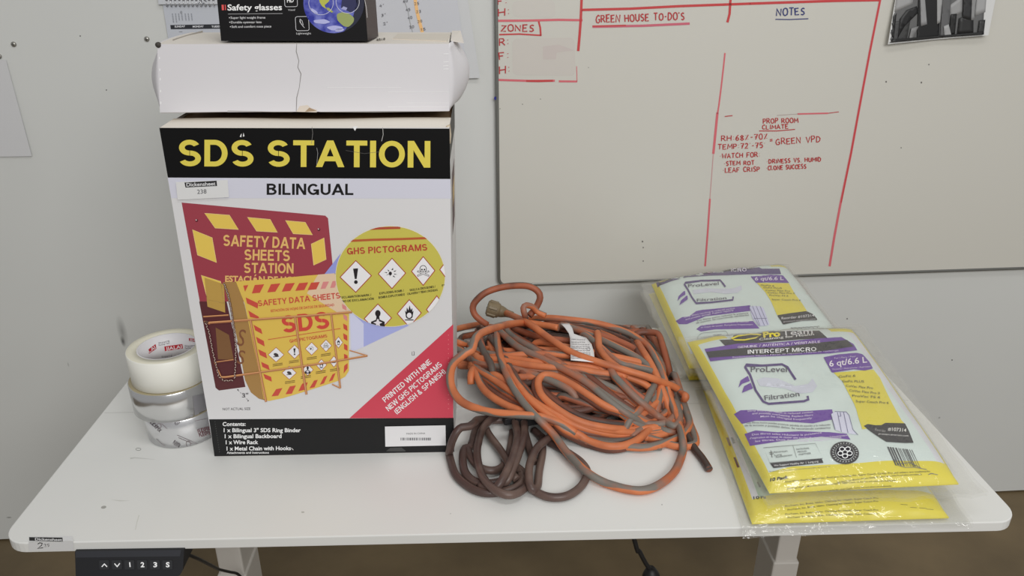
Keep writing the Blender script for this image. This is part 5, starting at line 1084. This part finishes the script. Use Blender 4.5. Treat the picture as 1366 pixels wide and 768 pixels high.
for t_, q, c in (('Dirty filters resulting in reduced suction', ((500, 542), (930, 466)), (206, 196, 218)), ('and possible damage. Replace regularly', ((510, 562), (920, 482)), (206, 196, 218)), ('Des filtres sales réduisent la succion', ((640, 612), (1050, 580)), (206, 196, 218)), ('et risque de causer. Remplacez fréquemment', ((640, 630), (1085, 604)), (206, 196, 218)), ('Los filtros sucios reducen la potencia', ((610, 572), (1045, 505)), TXT), ('de succión. Se recomienda cambiarlos', ((600, 592), (1050, 522)), TXT)):
    a = g1(*q); p.text(t_, a[0], a[1], 1.9, c, 3, .01, bend=lambda t: 1.2*math.sin(3.1*t))
p.poly(g2((252, 450), (275, 438), (340, 440), (375, 455), (425, 595), (400, 606), (335, 612), (280, 545)), (196, 196, 220), 2)
for q in (((280, 440), (345, 610)), ((312, 440), (382, 606)), ((345, 442), (410, 600)), ((252, 450), (335, 610)), ((290, 548), (400, 545))): p.line(g2(*q), .5, (92, 90, 130), 3)
p.line(rounded(g1((600, 720), (640, 670), (860, 650), (880, 720)), 4), .5, (120, 130, 130), 2); p.line(g1((722, 690), (740, 740)), .5, (120, 130, 130), 2)
a = g1((748, 692), (820, 684)); p.text('NATIONAL', a[0], a[1], 1.6, (90, 94, 94), 2); a = g1((752, 706), (822, 698)); p.text('PROUD', a[0], a[1], 1.6, (90, 94, 94), 2); a = g1((640, 712), (715, 700)); p.text('American', a[0], a[1], 1.6, (110, 114, 114), 2)
p.poly(g2((318, 240), (590, 242), (640, 330), (700, 410), (745, 480), (640, 500), (490, 515), (440, 400), (390, 320)), PYEL, 1)
p.poly(g2((265, 186), (340, 182), (440, 170), (540, 178), (592, 240), (500, 238), (400, 236), (312, 240)), PUR, 2); a = g2((300, 222), (545, 218)); p.text('6 qt/6.6 L', a[0], a[1], 4.4, (218, 210, 224), 3, .02); a = g2((340, 192), (480, 180)); p.text('For / Para / Pour', a[0], a[1], 1.6, (190, 176, 206), 3)
for i, (t_, x0, x1, y) in enumerate((('GoFit 6', 350, 465, 268), ('GoFit PLUS', 372, 530, 288), ('CoVac Flex Pro', 392, 600, 312), ('CoVac Flex Pro II', 410, 640, 332), ('ProVac FS 6', 425, 585, 354), ('Super Coach Pro 6', 445, 690, 390))): a = g2((x0, y), (x1, y+6)); p.text(t_, a[0], a[1], 2.0, (84, 82, 44), 3)
p.poly(rounded(g2((490, 518), (600, 500), (740, 482), (800, 510), (836, 558), (700, 565), (620, 580), (540, 598), (530, 575)), 2), PBK, 2); a = g2((528, 556), (805, 530)); p.text('Reorder #107314', a[0], a[1], 3.2, (206, 204, 206), 3, .01); a = g2((545, 580), (815, 556)); p.text('proteam.emerson.com', a[0], a[1], 1.9, (190, 188, 190), 3)
for i in range(22): p.line(g2((610+11*i, 622-i*.6), (616+11*i, 634+(i % 3)*6-i)), .6+.4*(i % 3 == 0), (96, 96, 100), 2)
finish(k)
# front upper pack
BLp, BRp, TLp, TRp = on_desk(1026, 657, .037), on_desk(1279, 645, .041), on_desk(917, 456, .081), on_desk(1136, 439, .084)
def cfu(u, v):
    if v < .07 or u < .032: return PYEL
    if v > .925 and (u < .2 or u > .83): return PYEL
    if u > .965: return PYEL
    return PWHT if u > .92 else MINT
k = pack('fully visible filter pack on top of the front stack with purple bands and yellow border', TLp, TRp, BRp, BLp, .026, 12, cfu, margin=(.05, .09, .07, .04), wr=.002)
p = Print(k.mb, k.fn, fine=6, step=.0005)
h2 = crop(880, 440, 6.4); h7 = crop(920, 430, 3.4125); h6 = crop(1080, 440, 6.4); h3 = crop(900, 540, 6.4); h8 = crop(1120, 530, 6.4)
p.poly(h7((135, 80), (190, 78), (200, 60), (260, 48), (400, 40), (590, 38), (628, 72), (500, 78), (330, 92), (160, 106)), PBK, 1)
p.poly(h7((68, 122), (220, 98), (400, 92), (560, 76), (690, 68), (745, 100), (762, 128), (640, 142), (450, 152), (260, 160), (95, 178)), PUR, 2)
p.poly(h7((76, 136), (240, 118), (410, 116), (570, 96), (715, 82), (745, 112), (600, 134), (440, 148), (260, 152), (90, 163)), PBK, 3)
a = h7((218, 122), (594, 97)); p.text('GENUINE / AUTÉNTICA / VÉRITABLE', a[0], a[1], 3.0, (214, 202, 224), 4, .015); a = h7((264, 147), (576, 134)); p.text('INTERCEPT MICRO', a[0], a[1], 5.2, (226, 222, 228), 4, .03); a = h7((195, 166), (676, 134)); p.text('Replacement Filters / Filtros de repuesto / Filtres de rechange', a[0], a[1], 1.9, (200, 186, 214), 4)
a = h7((316, 86), (566, 62)); p.text('Cleaning for Health', a[0], a[1], 2.8, (214, 212, 208), 4, .01); a = h7((335, 72), (412, 66)); p.text('Pro', a[0], a[1], 7, (222, 206, 60), 4, .06); a = h7((420, 64), (560, 54)); p.text('Team', a[0], a[1], 6.5, (206, 204, 204), 4, .01)
p.line(h7((190, 78), (220, 66), (275, 58), (325, 60), (300, 74), (250, 84), (205, 84)), 1.8, (214, 200, 70), 4, True)
logo(h7, (((252, 204), (275, 240), (300, 310), (335, 362), (360, 372), (440, 366), (520, 360), (540, 352), (536, 336)), ((252, 206), (258, 196), (330, 198), (420, 192), (445, 205), (462, 232), (482, 262))),
     ((305, 262), (340, 250), (400, 255), (480, 290), (540, 280), (560, 255), (580, 290), (560, 318), (500, 325), (430, 300), (320, 290)),
     (((222, 298), (232, 265), (265, 245), (274, 268), (240, 280)), ((238, 322), (248, 292), (278, 276), (288, 302), (262, 312))), ((278, 228), (442, 228)), ((342, 358), (500, 338)), 7.4, 6.6, 2.9)
p.poly(h7((202, 418), (232, 400), (290, 398), (400, 408), (520, 404), (648, 396), (658, 440), (560, 460), (420, 450), (300, 448), (238, 462)), PUR, 1); p.poly(h7((250, 508), (300, 492), (400, 500), (500, 496), (640, 500), (715, 508), (732, 534), (600, 520), (450, 536), (276, 562)), PUR, 1)
W2 = (212, 200, 222)
for t_, q, c in (('Dirty filters can result in reduced suction', ((265, 412), (560, 416)), W2), ('and possible overheating. Replace filters', ((285, 424), (560, 430)), W2), ('Must be changed frequently', ((322, 438), (556, 444)), W2), ('Los filtros sucios pueden provocar pérdida de succión y la reducción', ((262, 466), (640, 474)), TXT), ('de la succión y posibles daños. Se recomienda cambiarlos', ((252, 478), (640, 488)), TXT), ('Des filtres sales réduisent la puissance', ((285, 520), (600, 510)), W2), ("d'aspiration et risque de causer une surchauffe. Remplacez fréquemment", ((275, 536), (718, 522)), W2), ('les filtres. Doit être utilisé à fréquemment', ((300, 550), (690, 532)), W2)):
    a = h7(*q); p.text(t_, a[0], a[1], 2.3, c, 3, .008, bend=lambda t: 1.6*math.sin(6.3*t+.5))
p.poly(h7((642, 420), (660, 408), (712, 410), (725, 425), (740, 490), (760, 512), (700, 505), (660, 490)), (204, 204, 226), 2)
for q in (((672, 412), (690, 500)), ((700, 410), (720, 505)), ((642, 420), (662, 490)), ((660, 408), (712, 410), (725, 425), (742, 490), (765, 514)), ((676, 430), (688, 430), (684, 412))): p.line(h7(*q), .7, (96, 94, 132), 3)
p.line(h7((336, 572), (572, 552), (605, 620), (365, 640)), .5, (120, 124, 124), 2, True); p.line(h7((470, 562), (486, 616)), .5, (120, 124, 124), 2)
for t_, q, h_ in (('American', ((382, 596), (445, 590)), 2.4), ('Lung', ((388, 610), (420, 606)), 2.4), ('Association', ((392, 618), (466, 608)), 2.4), ('NATIONAL', ((486, 583), (545, 577)), 2.2), ('PROUD', ((492, 595), (532, 591)), 2.2), ('PARTNER', ((497, 607), (552, 600)), 2.2)): a = h7(*q); p.text(t_, a[0], a[1], h_, (70, 72, 74), 2)
p.line(h7((370, 584), (376, 616)), .7, (60, 60, 62), 2); p.line(h7((363, 594), (380, 592)), .7, (60, 60, 62), 2); p.line(h7((365, 601), (383, 599)), .7, (60, 60, 62), 2)
p.poly(h7((366, 642), (600, 620), (608, 640), (382, 664)), PBK, 2); a = h7((384, 658), (585, 638)); p.text('We Support Healthy Air  |  Lung.org', a[0], a[1], 2.4, (214, 214, 214), 3, .01); a = h7((362, 682), (640, 658)); p.text('The American Lung Association does not endorse any product, device or service', a[0], a[1], 1.3, (90, 92, 92), 2)
sc_ = h7((705, 595))[0]; p.ell(sc_[0], sc_[1], 19.2, 15, PBK, 2, 36, .12); p.ell(sc_[0], sc_[1], 12.6, 9.8, (206, 212, 212), 3, 30, .12); p.ell(sc_[0], sc_[1], 12, 9.3, PBK, 4, 30, .12)
for i in range(5): t_ = 2*math.pi*i/5+.3; p.ring(sc_[0]+6.4*math.cos(t_), sc_[1]+5*math.sin(t_), 3.4, 2.7, 1.2, (214, 216, 216), 5, 16)
for i in range(26):
    t_ = 2*math.pi*i/26; p.line([(sc_[0]+14.6*math.cos(t_), sc_[1]+11.3*math.sin(t_)), (sc_[0]+17*math.cos(t_+.05), sc_[1]+13.2*math.sin(t_+.05))], .8, (176, 180, 180), 4)
a = h3((816, 655), (968, 628)); p.text('10 Pack', a[0], a[1], 4.2, BLACK, 2, .04, up=(.15, -1))
# yellow side panel with model names
p.poly(h6((205, 366), (545, 340), (600, 410), (650, 520), (700, 620), (780, 768), (810, 800), (560, 830), (450, 850), (420, 760), (390, 650), (330, 540), (280, 440)), PYEL, 1)
p.poly(h8((110, 20), (410, 0), (470, 100), (540, 215), (380, 222), (205, 248), (160, 150)), PYEL, 1)
p.poly(rounded(h6((118, 236), (240, 212), (400, 198), (450, 210), (505, 270), (540, 332), (470, 350), (380, 338), (190, 368)), 1.5), PUR, 2); a = h6((168, 318), (488, 282)); p.text('6 qt/6.6 L', a[0], a[1], 7.6, (222, 214, 226), 3, .02); a = h6((210, 254), (395, 236)); p.text('For / Para / Pour', a[0], a[1], 2.2, (206, 194, 216), 3); a = h6((190, 348), (520, 322)); p.text('Vacuums / Aspiradoras / Aspirateur', a[0], a[1], 2.2, (206, 194, 216), 3)
for t_, q in (('GoFit 6', ((248, 414), (390, 404))), ('GoFit PLUS', ((278, 452), (462, 454))), ('CoVac Flex Pro', ((308, 490), (538, 510))), ('CoVac Flex Pro II', ((336, 530), (595, 555))), ('ProVac FS 6', ((362, 575), (600, 590))), ('Super Coach Pro 6', ((392, 622), (672, 636)))): a = h6(*q); p.text(t_, a[0], a[1], 3.0, (84, 82, 44), 3, .0)
p.poly(rounded(h8((205, 246), (240, 230), (300, 240), (355, 240), (390, 220), (556, 224), (590, 290), (630, 390), (560, 392), (400, 382), (340, 345), (260, 290)), 1), PBK, 2); a = h8((410, 288), (565, 300)); p.text('#107314', a[0], a[1], 4.4, (220, 218, 214), 3, .01); a = h8((300, 290), (392, 305)); p.text('Reorder', a[0], a[1], 3.8, (150, 148, 146), 3); a = h8((330, 322), (585, 340)); p.text('proteam.emerson.com', a[0], a[1], 2.4, (210, 208, 206), 3)
rnd = random.Random(5); x = 405
while x < 620: wv = rnd.choice((5, 8, 12)); p.poly(h8((x, 424+(x-405)*.12), (x+wv, 424+(x-405)*.12), (x+wv+70, 585+(x-405)*.08), (x+70, 580+(x-405)*.08)), (62, 62, 66), 2); x += wv+rnd.choice((6, 9, 14))
for q in (((490, 580), (560, 600), (640, 600), (740, 618)), ((450, 520), (500, 570), (600, 560), (690, 605)), ((755, 660), (780, 650), (835, 662))): p.line(h8(*q), .7, (100, 100, 108), 3)
for j, (q0_, q1_) in enumerate((((560, 216), (770, 190)), ((1000, 220), (700, 215)), ((575, 272), (480, 265)), ((580, 330), (440, 312)))):
    a0 = q4(q0_)[0]; a1 = q5(q1_)[0]; p.text('Dual Filter ProVac, MicroVac, ProCare, Clearing Air, Super Coach, CoVac Pro and others are trademarks', a0, a1, 2.2, (84, 78, 26), 2, .005, bend=lambda t: 2.0*math.sin(3.1*t))
finish(k)
